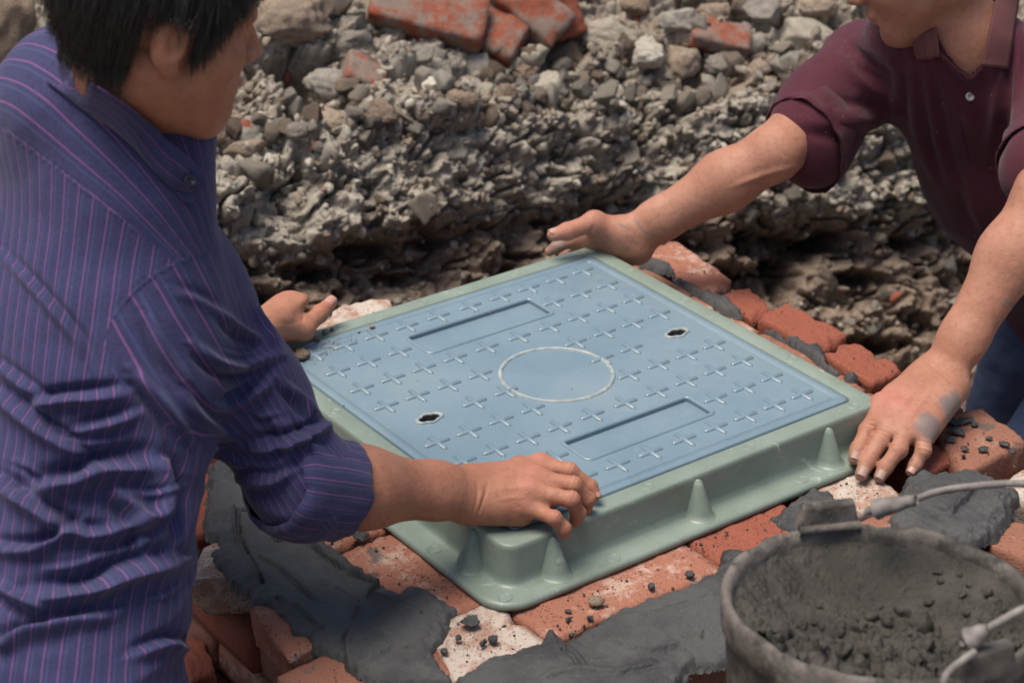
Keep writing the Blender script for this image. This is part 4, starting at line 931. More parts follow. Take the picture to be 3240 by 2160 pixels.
def hand(wrist, dors, F, thumb, sc=1.0, tw=1.0):
    """F: four fingers (index to little) as joint lists; thumb: base, knuckle, joint, tip; dors: direction of the back of the hand"""
    ops = []; W = np.asarray(wrist, float); M = [np.asarray(f[0]) for f in F]; acr = unit(M[3] - M[0]); dors = unit(dors)
    palm = []
    for i, m in enumerate(M):
        w = W + acr * (-.017, -.006, .005, .016)[i] * sc
        palm.append((limb(w, m - dors * .003, .0175 * sc, (.0135, .0135, .013, .012)[i] * sc, acr, .95, .95), .016))
        palm.append((ball(m + dors * .001, (.0122, .0125, .0118, .0108)[i] * sc), .010))
    palm.append((limb(W, (M[1] + M[2]) / 2 - dors * .006, .026 * sc, .034 * sc, acr, .62, .36), .014))
    palm.append((limb(W + acr * .015 * sc - dors * .010, M[3] - dors * .012, .0215 * sc, .0165 * sc, acr, .9, .9), .016))
    T = [np.asarray(t) for t in thumb]
    palm.append((rcone(W - acr * .010 * sc, T[1], .0185 * sc, .0135 * sc * tw), .016)); palm.append((rcone((M[0] * .7 + W * .3) - dors * .004, T[1], .0125 * sc, .0105 * sc), .018))
    ops.append((group(palm), .0))
    rads = ((.0102, .0096, .0084, .0072), (.0106, .0099, .0086, .0074), (.0100, .0094, .0082, .0070), (.0088, .0082, .0073, .0063))
    g = palm[:]
    fs = [finger(f, [v * sc for v in rr]) for f, rr in zip(F, rads)]
    fs.append(group([(rcone(T[1], T[2], .0122 * sc * tw, .0112 * sc * tw), .004), (ball(T[2], .0118 * sc * tw), .004), (rcone(T[2], T[3] - unit(T[3] - T[2]) * .008 * sc, .0108 * sc * tw, .0086 * sc * tw), .004)]))
    pg = group(palm)
    def f(P):
        d = pg.f(P); out = d
        for q in fs: out = np.minimum(out, smin(d, q.f(P), .009))
        return out
    allp = [pg] + fs; C_ = np.mean([p.c for p in allp], 0); return Prim(f, C_, max(np.linalg.norm(p.c - C_) + p.r for p in allp))
def nail(J2, tip, dors, r_, mat, parent, wsc=1.0, lsc=1.0):
    ax = unit(tip - J2); up = unit(dors - ax * (dors @ ax)); sd = np.cross(ax, up); n, m = 9, 7; V = []
    Ln, Wd = r_ * 1.55 * lsc, r_ * .80 * wsc
    for i in range(n):
        s = i / (n - 1); w = Wd * (1 - .9 * max(0, .22 - s) / .22 * .35 - .45 * max(0, s - .85) / .15 * .6)
        for j in range(m):
            q = (j / (m - 1) * 2 - 1); x = q * w; yy = math.sqrt(max(r_ * r_ * 1.02 - x * x, 0)); e = -Ln + s * Ln
            V.append(tip + ax * (e - r_ * .22) + sd * x + up * (yy * (1.035 - .22 * max(0, s - .45) ** 1.3) - (.0010 if i == 0 or j in (0, m - 1) else 0)))
    o = link('fingernail', mesh_np('fingernail', V, grid_faces(n, m)), MAT[mat], parent); sm = o.modifiers.new('thick', 'SOLIDIFY'); sm.thickness = .0007; sm.offset = 0; return o
def head_ops(R, c, s=1.0, look=None):
    """head in its own frame: x to the person's right, y forward, z up"""
    T = lambda p: c + R @ (np.asarray(p, float) * s)
    E = lambda p, r_, q=None: ell(T(p), np.asarray(r_) * s, R if q is None else R @ q)
    C2 = lambda a, b, ra, rb: rcone(T(a), T(b), ra * s, rb * s)
    ry = lambda t: np.array([[math.cos(t), 0, math.sin(t)], [0, 1, 0], [-math.sin(t), 0, math.cos(t)]])
    rz = lambda t: np.array([[math.cos(t), -math.sin(t), 0], [math.sin(t), math.cos(t), 0], [0, 0, 1]])
    o = [(E((0, -.010, .036), (.076, .097, .090)), 0), (E((0, .036, -.028), (.061, .060, .088)), .03)]
    for g in (-1, 1):
        o += [(C2((g * .056, -.004, -.048), (g * .022, .070, -.100), .0165, .017), .03), (E((g * .044, .056, -.018), (.026, .026, .024)), .025), (C2((g * .040, .050, -.040), (g * .030, .068, -.078), .024, .020), .03)]
    o += [(E((0, .080, -.104), (.024, .018, .018)), .02), (C2((-.032, .078, .026), (.032, .078, .026), .015, .015), .02)]
    for g in (-1, 1): o += [(E((g * .031, .100, .006), (.017, .018, .011)), .012, 1), (E((g * .031, .077, .005), (.0135, .0125, .0105)), .004), (C2((g * .018, .0895, .0035), (g * .045, .0825, .0025), .0042, .0040), .004)]
    o += [(C2((0, .090, .018), (0, .112, -.020), .0085, .0105), .012), (E((0, .1145, -.0235), (.0115, .0105, .0100)), .006)]
    for g in (-1, 1): o += [(E((g * .0125, .1035, -.0265), (.0085, .0105, .0085)), .006), (E((g * .0072, .1085, -.0345), (.0032, .0048, .0030)), .003, 1)]
    o += [(E((0, .088, -.058), (.030, .016, .018)), .012), (E((0, .1000, -.0555), (.0235, .0082, .0062)), .005), (E((0, .0975, -.0685), (.0200, .0085, .0075)), .005), (E((0, .1075, -.0618), (.0255, .0135, .0013)), .003, 1), (E((0, .103, -.0815), (.022, .012, .005)), .010, 1)]
    for g in (-1, 1):
        q = rz(g * -.35) @ ry(g * -.08)
        o += [(E((g * .083, -.016, .004), (.0085, .0190, .032), q), .006), (E((g * .0815, -.009, -.025), (.007, .0105, .012), q), .005), (E((g * .0925, -.010, .006), (.0060, .0100, .0185), q), .004, 1)]
        o += [(C2((g * .083, -.004, .014), (g * .082, -.000, -.004), .0040, .0045), .004)]
    return o
def basis(fwd, up):
    f = unit(fwd); r_ = unit(np.cross(f, up)); return np.stack([r_, f, np.cross(r_, f)], 1)
# ------------------------------------------------------------------ man in the blue striped shirt
def m_skin(name, a, b, dirt=(.16, .15, .145)):
    t = NT(name); n1 = t.noise(18, 4); n2 = t.noise(120, 4); n3 = t.noise(520, 3); red = t.at('red'); dr = t.at('dirt')
    c = t.mix(t.step(n1, .3, .7), a, b); c = t.mix(t.math('MULTIPLY', t.step(n2, .48, .75), .45), c, tuple(v * .66 for v in a)); c = t.mix(t.math('MULTIPLY', t.step(n3, .55, .75), .3), c, (.47, .24, .165)); c = t.mix(t.math('MULTIPLY', t.step(t.noise(7, 5, .7), .50, .72), .35), c, (.30, .12, .075))
    c = t.mix(t.math('MULTIPLY', red, .55), c, (.50, .175, .135))
    c = t.mix(t.math('MULTIPLY', t.step(t.math('ADD', dr, t.math('MULTIPLY', t.math('SUBTRACT', n2, .5), .9)), .25, .85), .8), c, dirt)
    t.set('Base Color', c); t.set('Roughness', t.math('ADD', t.math('MULTIPLY', n2, .3), .42)); t.set('Specular IOR Level', .32)
    t.set('Subsurface Weight', .06); t.set('Subsurface Radius', (.012, .005, .003)); t.b.inputs['Subsurface Scale'].default_value = .6
    v = t.vor(430); b_ = t.bump(v, .22, .0010); wk = t.noise(1.0, 4, .65, t.n('ShaderNodeMapping', {'Vector': t.tc.outputs['Object'], 'Scale': (130, 260, 130)}).outputs[0]); t.bump(t.math('ADD', t.math('ADD', n3, wk), t.math('MULTIPLY', n2, .6)), .30, .0016, b_); MAT[name] = t.m
m_skin('skin_tan', (.35, .148, .088), (.41, .19, .118)); m_skin('skin_brown', (.35, .158, .100), (.42, .205, .138))
def m_plain(name, c, rough, spec=.4):
    t = NT(name); t.set('Base Color', c); t.set('Roughness', rough); t.set('Specular IOR Level', spec); MAT[name] = t.m; return t
m_plain('nail_pink', (.46, .25, .195), .4); m_plain('nail_dusty', (.34, .225, .175), .5)
HX = lambda x, y: (1016.3 + .2083 * x, 943.7 + .2083 * y)
def fz(steps): return [Z_(*HX(x, y), z) for x, y, z in steps]
# right hand over the near corner of the frame
R_i = fz([(1075, 590, .047), (1400, 660, .046), (1625, 830, .024), (1715, 975, .010)])
R_m = fz([(1010, 735, .050), (1440, 815, .046), (1600, 975, .022), (1570, 1150, -.006)])
R_r = fz([(950, 880, .047), (1420, 975, .042), (1500, 1125, .016), (1440, 1255, -.008)])
R_p = fz([(850, 1040, .029), (1230, 1175, .027), (1345, 1290, .010), (1345, 1390, -.008)])
R_t = fz([(560, 760, .030), (860, 640, .018), (1080, 760, .012), (1260, 840, .008)])
RW = Z_(*HX(300, 885), .046)
R_dors = np.array([-.12, -.10, 1.0])
EL = chain(RW, [(705, 1115, .262, -1)])[1]
SH = chain(EL, [(392, 655, .275, -1)])[1]
# left hand gripping the far left edge
LX = lambda x, y: (508.1 + .1852 * x, 624.3 + .1852 * y)
lz = lambda s: [Z_(*LX(x, y), z) for x, y, z in s]
L_i = lz([(880, 385, .052), (905, 400, .03), (925, 520, .0), (915, 610, -.02)])
L_m = lz([(800, 400, .050), (840, 440, .022), (860, 540, -.004), (850, 640, -.022)])
L_r = lz([(720, 450, .047), (760, 500, .018), (790, 580, -.008), (780, 660, -.024)])
L_p = lz([(640, 510, .042), (690, 560, .014), (720, 620, -.01), (720, 680, -.024)])
L_t = lz([(760, 860, .030), (1010, 710, .030), (1215, 520, .034), (1400, 345, .042)])
LW = lz([(430, 740, .056)])[0]
LSH = SH + (A_(-75, 330, 2.54) - A_(392, 640, 2.33))
LEL = LW + unit((LSH - LW) * .55 + np.array([-.03, .03, -.08])) * .25
NB = A_(238, 300, 2.41); CHS = A_(195, 800, 2.45); WST = A_(120, 1320, 2.41); HIP = A_(90, 1600, 2.39)
hs = unit(SH - LSH)
HC = A_(360, 37, 2.26); HR = np.array([[-.1702, .9517, .2557], [-.9819, -.1418, -.1257], [-.0833, -.2725, .9586]])
HS = 1.03
nk = lambda p: HC + HR @ (np.asarray(p, float) * HS)
torso = [(limb(NB + np.array([0, 0, -.03]), CHS, .122, .150, hs, .60, .62), 0), (limb(CHS, WST, .150, .136, hs, .62, .60), .05), (limb(WST, HIP, .136, .15, hs, .60, .62), .05),
         (rcone(SH, LSH, .055, .055), .06)]
neck = [(rcone(nk((0, -.020, -.055)), NB + RX * .030 + _fw * .025, .058 * HS, .054), .03), (rcone(nk((.05, -.02, -.03)), NB + hs * .03 + np.array([.05, 0, -.02]), .022, .03), .03)]
def arm_ops(S, E_, W, dors, acr, sc=1.0):
    ax = unit(W - E_); mid = E_ + (W - E_) * .33
    return [(rcone(S, E_, .056 * sc, .044 * sc), .03), (limb(E_, mid, .043 * sc, .0455 * sc, acr, .94, .94), .02), (limb(mid, E_ + (W - E_) * .80, .0455 * sc, .0345 * sc, acr, .94, .80), .03), (limb(E_ + (W - E_) * .78, W, .0345 * sc, .0315 * sc, acr, .80, .66), .02)]
acrR = unit(R_p[0] - R_i[0]); acrL = unit(L_p[0] - L_i[0])
bodyL = [(t[0], t[1]) for t in torso] + neck + head_ops(HR, HC, HS)
bodyL += arm_ops(SH, EL, RW, R_dors, acrR, 1.02) + [(hand(RW, R_dors, [R_i, R_m, R_r, R_p], R_t, 1.13), .014)]
bodyL += arm_ops(LSH, LEL, LW, None, acrL) + [(hand(LW, np.array([-.5, .1, .8]), [L_i, L_m, L_r, L_p], L_t, 1.17, 1.0), .014)]
hip2 = HIP + np.array([-.02, 0, -.06])
for g in (1, -1):
    k = hip2 + hs * (.10 * g) + np.array([.30, 0, -.30]); bodyL += [(rcone(hip2 + hs * .09 * g, k, .085, .062), .05), (rcone(k, k + np.array([-.38, 0, -.10]), .058, .042), .03)]
def bumps(V, N, items):
    """knuckle creases and tendons: (centre, along, radius, amplitude, count)"""
    for c, ax, r_, am, cn in items:
        d = V - c; q = np.linalg.norm(d, axis=1); m = q < r_ * 1.6
        if m.any(): w = np.exp(-(q[m] / r_) ** 2 * 1.5); s = d[m] @ unit(ax); V[m] += N[m] * (am * w * np.cos(s / r_ * math.pi * cn))[:, None]
    return V
def lines(V, N, items, kx=KX):
    """creases, veins and folds followed in the photograph: (points, half width in photo units, amplitude, edge)"""
    P = pj(V)[:, :2] / kx; face = ((CAM - V) * N).sum(1) > 0
    for pts, w, am, asym in items:
        L = catmull(pts, 6); lo, hi = L.min(0) - 4 * w, L.max(0) + 4 * w; m = face & (P > lo).all(1) & (P < hi).all(1)
        if not m.any(): continue
        Q = P[m]; bd = np.full(len(Q), 1e9); sg = np.zeros(len(Q)); tt = np.zeros(len(Q)); n = len(L) - 1
        for i in range(n):
            d, t = segdist(Q, L[i], L[i + 1]); e = L[i + 1] - L[i]; cr = e[0] * (Q[:, 1] - L[i][1]) - e[1] * (Q[:, 0] - L[i][0]); k = d < bd; bd = np.where(k, d, bd); sg = np.where(k, np.sign(cr), sg); tt = np.where(k, (i + t) / n, tt)
        taper = np.clip(np.sin(np.pi * np.clip(tt, .02, .98)), 0, 1) ** .6
        s = sg * bd / w
        if asym == 0: prof = np.exp(-s * s)
        else: prof = np.exp(-((s - .75 * asym) / .8) ** 2) - .75 * np.exp(-((s + .75 * asym) / .7) ** 2)
        V[m] += N[m] * (am * prof * taper)[:, None]
    return V
def make_body(name, ops, h, parent, mat, items=(), lns=(), red=(), dirt=(), dline=()):
    V, F = sdf_mesh(ops, h); V = relax(V, F, 2, .4); N = vnormals(V, F); V = bumps(V, N, items); V = lines(V, N, lns); N = vnormals(V, F)
    V += N * (.0004 * fbm(V * 90, 2))[:, None]
    me = mesh_np(name, V, F); r_ = np.zeros(len(V)); d_ = np.zeros(len(V))
    for c, rad, am in red: r_ = np.maximum(r_, am * np.exp(-(np.linalg.norm(V - c, axis=1) / rad) ** 2))
    for c, rad, am in dirt: d_ = np.maximum(d_, am * np.exp(-(np.linalg.norm(V - c, axis=1) / rad) ** 2))
    if len(dline):
        P = pj(V)[:, :2] / KX; face = ((CAM - V) * N).sum(1) > 0
        for pts, w, am in dline: d_ = np.maximum(d_, np.where(face, am * np.exp(-(polydist(P, catmull(pts, 4)) / w) ** 2), 0))
    attr(me, 'red', r_); attr(me, 'dirt', d_); return link(name, me, MAT[mat], parent), V, F
manL = empty('person', HIP + np.array([0, 0, -.45]), 'person in a blue shirt with purple stripes pressing on the near corner of the frame', 'person')
kn = []; red = []; dirt = []
for f, r_ in ((R_i, .0102), (R_m, .0106), (R_r, .0102), (R_p, .009)):
    f = [np.asarray(q) for q in f]; up = R_dors
    kn += [(f[1] + unit(R_dors) * r_ * .8, f[2] - f[0], .009, .0010, 3.2), (f[2] + unit(R_dors) * r_ * .5, f[3] - f[1], .006, .0003, 3.0)]; red += [(f[0] + unit(R_dors) * .01, .018, .7), (f[1], .014, .55), (f[3], .010, .5)]; dirt += [(f[2] + (f[2] - f[1]) * .1, .013, .55)]
dirt += [((R_m[0] + RW) / 2 + unit(R_dors) * .02, .055, .30), (R_r[1], .03, .40), (L_i[0], .05, .28), (L_t[2], .03, .30)]
red += [((R_i[0] + RW) / 2 + unit(R_dors) * .02, .04, .35), (L_i[0], .02, .5), (L_t[2], .02, .45), (L_t[1], .02, .3)]
hx = lambda *p: [HX(x, y) for x, y in p]
wl = [(hx((380, 760), (385, 900), (360, 1050), (330, 1160)), 2.2, -.0016, 0), (hx((505, 790), (470, 920), (410, 1080), (370, 1190)), 2.4, -.0020, 0), (hx((440, 800), (420, 950), (385, 1100)), 3.5, .0012, 0),
      (hx((640, 740), (800, 690), (1010, 655)), 4, .0010, 0), (hx((620, 860), (800, 850), (960, 820)), 4, .0010, 0), (hx((600, 980), (760, 960), (900, 950)), 4, .0009, 0), (hx((780, 1020), (830, 1060), (870, 1040)), 4, -.0008, 0)]
lx = lambda *p: [LX(x, y) for x, y in p]
wl += [(lx((1175, 430), (1240, 500), (1290, 520)), 1.6, -.0012, 0), (lx((1160, 450), (1220, 520), (1260, 545)), 1.4, -.0008, 0), (lx((1010, 500), (1020, 560), (1010, 620)), 3, -.0015, 0), (lx((700, 620), (850, 640), (1000, 600)), 5, -.0008, 0)]
# face of the man seen from behind: jaw fold and stubble shadow are left to the light
obody, VB, FB = make_body('body', bodyL, .0023, manL, 'skin_tan', kn, wl, red, dirt)
for f, J in ((R_i, .0074),): nail(np.asarray(f[2]), np.asarray(f[3]), R_dors + np.array([.25, 0, 0]), .0074, 'nail_pink', manL)
nail(np.asarray(R_p[2]), np.asarray(R_p[3]), np.array([.9, -.2, .2]), .0064, 'nail_dusty', manL)
nail(L_t[2], L_t[3], -_fw + np.array([0, 0, .5]) - RX * .15, .0102, 'nail_pink', manL, 1.1, 1.15)
# ------------------------------------------------------------------ the striped shirt
def m_stripe():
    t = NT('striped_cotton'); sb, sy, sv, ms, my = [t.at(k) for k in ('s_back', 's_yoke', 's_sleeve', 'm_sleeve', 'm_yoke')]
    isS = t.math('GREATER_THAN', ms, 0); isY = t.math('GREATER_THAN', my, 0)
    def sel(f, a, b): return t.math('ADD', t.math('MULTIPLY', a, t.math('SUBTRACT', 1.0, f)), t.math('MULTIPLY', b, f))
    s = sel(isS, sel(isY, sb, sy), sv)
    co = t.tc.outputs['Object']; wob = t.math('MULTIPLY', t.math('SUBTRACT', t.noise(9, 3), .5), .004); s = t.math('ADD', s, wob)
    def line(per, off, w):
        x = t.math('FRACT', t.math('ADD', t.math('DIVIDE', s, per), off)); d = t.math('ABSOLUTE', t.math('SUBTRACT', x, .5)); return t.math('SUBTRACT', 1.0, t.step(d, w * .5, w * 1.25))
    n1 = t.noise(6, 4); n2 = t.noise(240, 3)
    c = t.mix(n1, (.030, .032, .088), (.050, .050, .128)); c = t.mix(t.math('MULTIPLY', t.step(n2, .4, .7), .45), c, (.020, .021, .052))
    c = t.mix(t.math('MULTIPLY', line(.0162, .20, .06), .38), c, (.065, .085, .20)); c = t.mix(t.math('MULTIPLY', line(.0081, .05, .03), .12), c, (.09, .042, .13))
    c = t.mix(t.math('MULTIPLY', line(.0162, .5, .045), .78), c, (.205, .080, .215))
    sp = t.vor(55); c = t.mix(t.math('LESS_THAN', sp, .02), c, (.30, .26, .28))
    t.set('Base Color', c); t.set('Roughness', .85); t.set('Specular IOR Level', .2); t.set('Sheen Weight', .12); t.set('Sheen Roughness', .5)
    b = t.bump(t.noise(900, 2), .3, .0006); t.bump(t.noise(55, 4), .3, .0025, b); MAT['stripe'] = t.m
m_stripe()
sh_mid = SH + (EL - SH) * .5; fax = unit(RW - EL)
chs2 = CHS + hs * .0
shirt_ops = [(limb(NB + np.array([0, 0, -.02]), CHS, .150, .182, hs, .66, .72), 0), (limb(CHS, WST, .182, .164, hs, .72, .74), .05), (limb(WST, HIP, .160, .182, hs, .74, .74), .05), (limb(HIP, HIP + np.array([-.02, 0, -.12]), .182, .19, hs, .74, .72), .03),
    (rcone(SH + hs * .005, LSH, .066, .080), .07), (rcone(A_(172, 262, 2.38), A_(292, 450, 2.37), .082, .066), .05), (rcone(A_(165, 262, 2.44), LSH, .080, .078), .06),
    (rcone(SH, sh_mid, .068, .068), .05), (rcone(sh_mid, EL, .068, .060), .03), (rcone(EL, EL + fax * .02, .058, .052), .03),
    (rcone(LSH, LEL, .075, .066), .05), (rcone(LEL, LEL + (LW - LEL) * .55, .062, .05), .03)]
V, F = sdf_mesh(shirt_ops, .0034); V = relax(V, F, 3, .5); N = vnormals(V, F)
V += N * (.0045 * fbm(V * 7, 3) + .0016 * fbm(V * 24, 2))[:, None]; N = vnormals(V, F)
_q = np.stack([V @ hs * 4.5, V @ np.cross(hs, (0, 0, 1.)) * 4.5, V[:, 2] * 15 + (V @ hs) * 3], -1); _w = sstep(.42, .18, V[:, 2]); V += N * (_w * .007 * (np.abs(fbm(_q, 2)) * -2 + .5))[:, None]; N = vnormals(V, F)
folds = [  # valleys (negative) and ridges of the cloth, followed in the photograph
 ([(60, 925), (130, 912), (200, 905), (285, 895)], 13, .011, 1), ([(170, 985), (240, 965), (310, 945)], 11, .009, 1), ([(60, 1118), (161, 1096), (235, 1068), (350, 1055)], 22, .020, 1),
 ([(-20, 885), (75, 957), (140, 1005), (210, 1052)], 14, .011, 1), ([(-20, 1085), (60, 1140), (123, 1182), (170, 1212), (255, 1228)], 15, .012, 1), ([(-20, 1252), (75, 1254), (134, 1232), (180, 1195)], 14, .013, 1),
 ([(70, 1358), (188, 1352), (279, 1306), (400, 1280)], 20, .018, 1), ([(-20, 1475), (80, 1438), (258, 1398)], 15, .014, 1), ([(-20, 1345), (40, 1385), (110, 1425)], 12, .010, -1), ([(240, 1130), (300, 1180), (330, 1260)], 16, .010, -1), ([(380, 1040), (400, 1130), (380, 1230)], 18, .012, 1),
 ([(300, 1500), (380, 1470), (440, 1480)], 12, .008, 1), ([(200, 1250), (280, 1230), (380, 1190)], 14, .010, -1), ([(10, 580), (100, 675), (178, 768), (205, 830)], 9, .0065, 1), ([(-20, 820), (60, 880), (130, 930)], 10, .005, 1), ([(300, 860), (360, 930), (420, 1010)], 14, .010, -1),
 ([(440, 800), (500, 845), (560, 852), (640, 825)], 11, .010, -1), ([(500, 935), (560, 905), (620, 870)], 10, .008, 1), ([(560, 1018), (630, 1012), (700, 992), (755, 962)], 12, .012, 1), ([(420, 880), (470, 950), (540, 1000)], 12, .006, 1), ([(590, 700), (610, 745), (625, 772), (640, 785)], 8, .008, 1), ([(480, 700), (540, 760), (600, 790)], 9, .006, -1),
 ([(540, 1090), (620, 1095), (680, 1070)], 10, .008, 1), ([(640, 880), (690, 930), (720, 960)], 9, .008, -1), ([(400, 660), (470, 690), (520, 740)], 10, .004, 1), ([(330, 720), (370, 820), (430, 900)], 12, .006, -1), ([(660, 960), (700, 1010), (710, 1060)], 9, .008, 1), ([(600, 950), (640, 1000), (650, 1060)], 10, .006, -1)]
folds = [(p_, w_ * 1.25, a_f * 1.6, s_f) for p_, w_, a_f, s_f in folds]
V = lines(V, N, folds); V = relax(V, F, 1, .35); N = vnormals(V, F)
folds2 = [([(120, 1000), (200, 1010), (290, 1000)], 9, .004, 1), ([(90, 1300), (170, 1290), (250, 1260)], 9, .004, 1), ([(20, 1060), (70, 1080), (120, 1120)], 8, .004, -1), ([(300, 1120), (350, 1130), (420, 1110)], 9, .005, 1), ([(330, 1370), (380, 1360), (410, 1330)], 8, .004, 1), ([(480, 1010), (520, 1040), (560, 1060)], 7, .004, 1),
 ([(560, 940), (600, 960), (660, 950)], 7, .004, -1), ([(510, 800), (560, 810), (610, 790)], 6, .003, 1)]
V = lines(V, N, folds2); N = vnormals(V, F)
seams = [([(-20, 275), (60, 335), (130, 385), (265, 490), (400, 603)], 2.6, .0022, 1), ([(515, 570), (455, 583), (400, 603), (325, 650), (270, 710), (240, 770), (255, 840)], 2.6, .0024, -1)]
V = lines(V, N, seams)
P2 = pj(V)[:, :2] / KX; me = mesh_np('shirt', V, F)
sm_ = (SH + LSH) / 2; fwd = unit(np.cross(np.array([0, 0, 1.]), -hs)); upv = np.cross(-hs, fwd) * -1
if upv[2] < 0: upv = -upv
tax = unit(CHS - WST); th_ = unit(hs - tax * (hs @ tax)); tf_ = np.cross(tax, th_); tcen = WST + tf_ * 0; dq = V - tcen; dq = dq - (dq @ tax)[:, None] * tax; attr(me, 's_back', np.arctan2(dq @ th_, np.abs(dq @ tf_) * np.sign(((CAM - WST) @ tf_)) * np.sign(dq @ tf_) * 1.0 + 1e-6) * .165); d = V - sm_; attr(me, 's_yoke', np.arctan2(d @ fwd, d @ upv) * .205)
aax = unit(EL - SH); a1 = unit(np.cross(aax, UX)); a2 = np.cross(aax, a1); d = V - SH; attr(me, 's_sleeve', np.arctan2(d @ a1, d @ a2) * .112 + .004 * (d @ aax) / .1)
sleeve_poly = [(520, 565), (400, 603), (325, 650), (270, 710), (240, 770), (262, 860), (330, 930), (445, 1000), (520, 1100), (700, 1300), (1000, 1200), (900, 800), (600, 560)]
yoke_poly = [(-500, -100), (-500, 100), (-60, 245), (0, 288), (130, 385), (265, 490), (400, 603), (520, 565), (620, 500), (500, -100)]
attr(me, 'm_sleeve', polysd(P2, sleeve_poly)); attr(me, 'm_yoke', polysd(P2, yoke_poly))
shirt = link('shirt', me, MAT['stripe'], manL); SHV, SHF = V, F
shirt_bvh = BVHTree.FromPolygons(V.tolist(), F.tolist()); bodyL_bvh = BVHTree.FromPolygons(VB.tolist(), FB.tolist())
def stripe_attrs(me, s, yoke=False):
    n = len(me.vertices)
    for k in ('s_back', 's_yoke', 's_sleeve'): attr(me, k, s)
    attr(me, 'm_sleeve', np.full(n, -1.)); attr(me, 'm_yoke', np.full(n, -1.))
def cloth_strip(name, up, lo, bv_u, bv_l, off_u, off_l, parent, mat, n=60, m=9, bulge=.004, fallback=None, thick=.0022):
    U, L_ = catmull(up, 10), catmull(lo, 10)
    U = U[np.linspace(0, len(U) - 1, n).round().astype(int)]; L_ = L_[np.linspace(0, len(L_) - 1, n).round().astype(int)]
    def put(Q, bv, off):
        out = []
        for q in Q:
            P, Nn = hit(bv, q[0] * KX, q[1] * KX) if bv else (None, None)
            out.append(None if P is None else P - unit(ray(q[0] * KX, q[1] * KX)) * off)
        idx = [i for i, p in enumerate(out) if p is not None] or [0]; out = [A_(Q[i][0], Q[i][1], 2.33) if p is None and idx == [0] else p for i, p in enumerate(out)]; dep = np.interp(np.arange(len(Q)), idx, [(out[i] - CAM) @ _fw for i in idx])
        dep = np.convolve(np.pad(dep, 4, mode='edge'), np.ones(9) / 9, 'valid')
        return np.array([A_(q[0], q[1], dd) for q, dd in zip(Q, dep)])
    Pu, Pl = put(U, bv_u, off_u), put(L_, bv_l, off_l)
    if len(U[0]) > 2:
        Pu = []
        for q in U:
            H = hit(bv_u, q[0] * KX, q[1] * KX)[0] if bv_u else None; dd = q[2] if H is None else min(q[2], (H - CAM) @ _fw - off_u); Pu.append(dd)
        Pu = np.convolve(np.pad(Pu, 4, mode='edge'), np.ones(9) / 9, 'valid'); Pu = np.array([A_(q[0], q[1], dd) for q, dd in zip(U, Pu)])
    t = np.linspace(0, 1, m)[None, :, None]; G = Pu[:, None] * (1 - t) + Pl[:, None] * t
    G = G - _fw * (np.sin(np.pi * t) * bulge); G += (.0012 * fbm(G.reshape(-1, 3) * 40, 2)).reshape(n, m, 1)
    me = mesh_np(name, G.reshape(-1, 3), grid_faces(n, m)); s = np.tile(np.linalg.norm(Pu - Pl, axis=1)[:, None] * np.linspace(0, 1, m)[None], 1).ravel()
    o = link(name, me, MAT[mat], parent); sm = o.modifiers.new('thick', 'SOLIDIFY'); sm.thickness = thick; sm.offset = 0
    return o, me, s
o, me, s = cloth_strip('collar', [(128, 148, 2.43), (140, 160, 2.39), (210, 190, 2.32), (280, 235, 2.285), (340, 280, 2.275), (385, 322, 2.28), (420, 350, 2.29), (466, 394, 2.31)],
    [(108, 186), (122, 197), (200, 258), (270, 305), (328, 362), (372, 410), (410, 436), (456, 444)], bodyL_bvh, shirt_bvh, .017, .007, shirt, 'stripe', bulge=.006); stripe_attrs(me, s)
o, me, s = cloth_strip('collar_stand', [(385, 400, 2.325), (420, 395, 2.33), (455, 412, 2.335), (468, 425, 2.345)], [(392, 430), (405, 445), (422, 462), (442, 474)], None, shirt_bvh, 0, .004, shirt, 'stripe', bulge=.002, n=20); stripe_attrs(me, s * .2)
def disc(name, c, nrm, r_, th, mat, parent):
    nrm = unit(nrm); a = unit(np.cross(nrm, (0, 0, 1))); b = np.cross(nrm, a); V = []; k = 20; A = np.arange(k) * 2 * np.pi / k
    prf = [(1, 0), (1, th * .7), (.88, th), (.62, th), (.55, th * .7), (.1, th * .6)]
    for q, z in prf: V += list(c + (np.cos(A) * q * r_)[:, None] * a + (np.sin(A) * q * r_)[:, None] * b + nrm * z)
    return link(name, mesh_np(name, V, grid_faces(len(prf), k, True).tolist() + [list(range((len(prf) - 1) * k, len(prf) * k))]), MAT[mat], parent)
m_plain('button_navy', (.02, .022, .045), .3); m_plain('button_bone', (.30, .28, .24), .4)
disc('button', A_(437, 415, 2.298), -_fw + RX * .4, .0075, .003, 'button_navy', shirt)
# rolled cuff
def cuff(c, ax, up, r_, L, seed, parent, prof, mat, ov=.92):
    ax = unit(ax); e1 = unit(np.cross(ax, up)); e2 = np.cross(e1, ax) * -1; n = 96; A = np.arange(n) * 2 * np.pi / n; V = []; S = []
    for z, q in prof:
        jit = fbm(np.stack([np.cos(A) * 2.2, np.sin(A) * 2.2, np.full(n, z * 22 + seed)], -1), 3)
        rr = r_ * q * (1 + .075 * jit); sh_ = .010 * fbm(np.stack([np.cos(A) * 1.6, np.sin(A) * 1.6, np.full(n, seed + 3.)], -1), 2)
        V += list(c + ax * (z * L)  + (np.cos(A) * rr)[:, None] * e1 + (np.sin(A) * rr * ov)[:, None] * e2 + sh_[:, None] * ax); S += list(A * r_)
    me = mesh_np('cuff', V, grid_faces(len(prof), n, True)); o = link('cuff', me, MAT[mat], parent); return o, me, np.array(S)
cprof = [(-.62, .90), (-.60, 1.02), (-.50, 1.09), (-.3, 1.08), (-.05, 1.07), (.2, 1.05), (.42, 1.03), (.52, 1.01), (.55, .985), (.52, .96), (.4, .95), (.1, .94), (-.3, .9)]
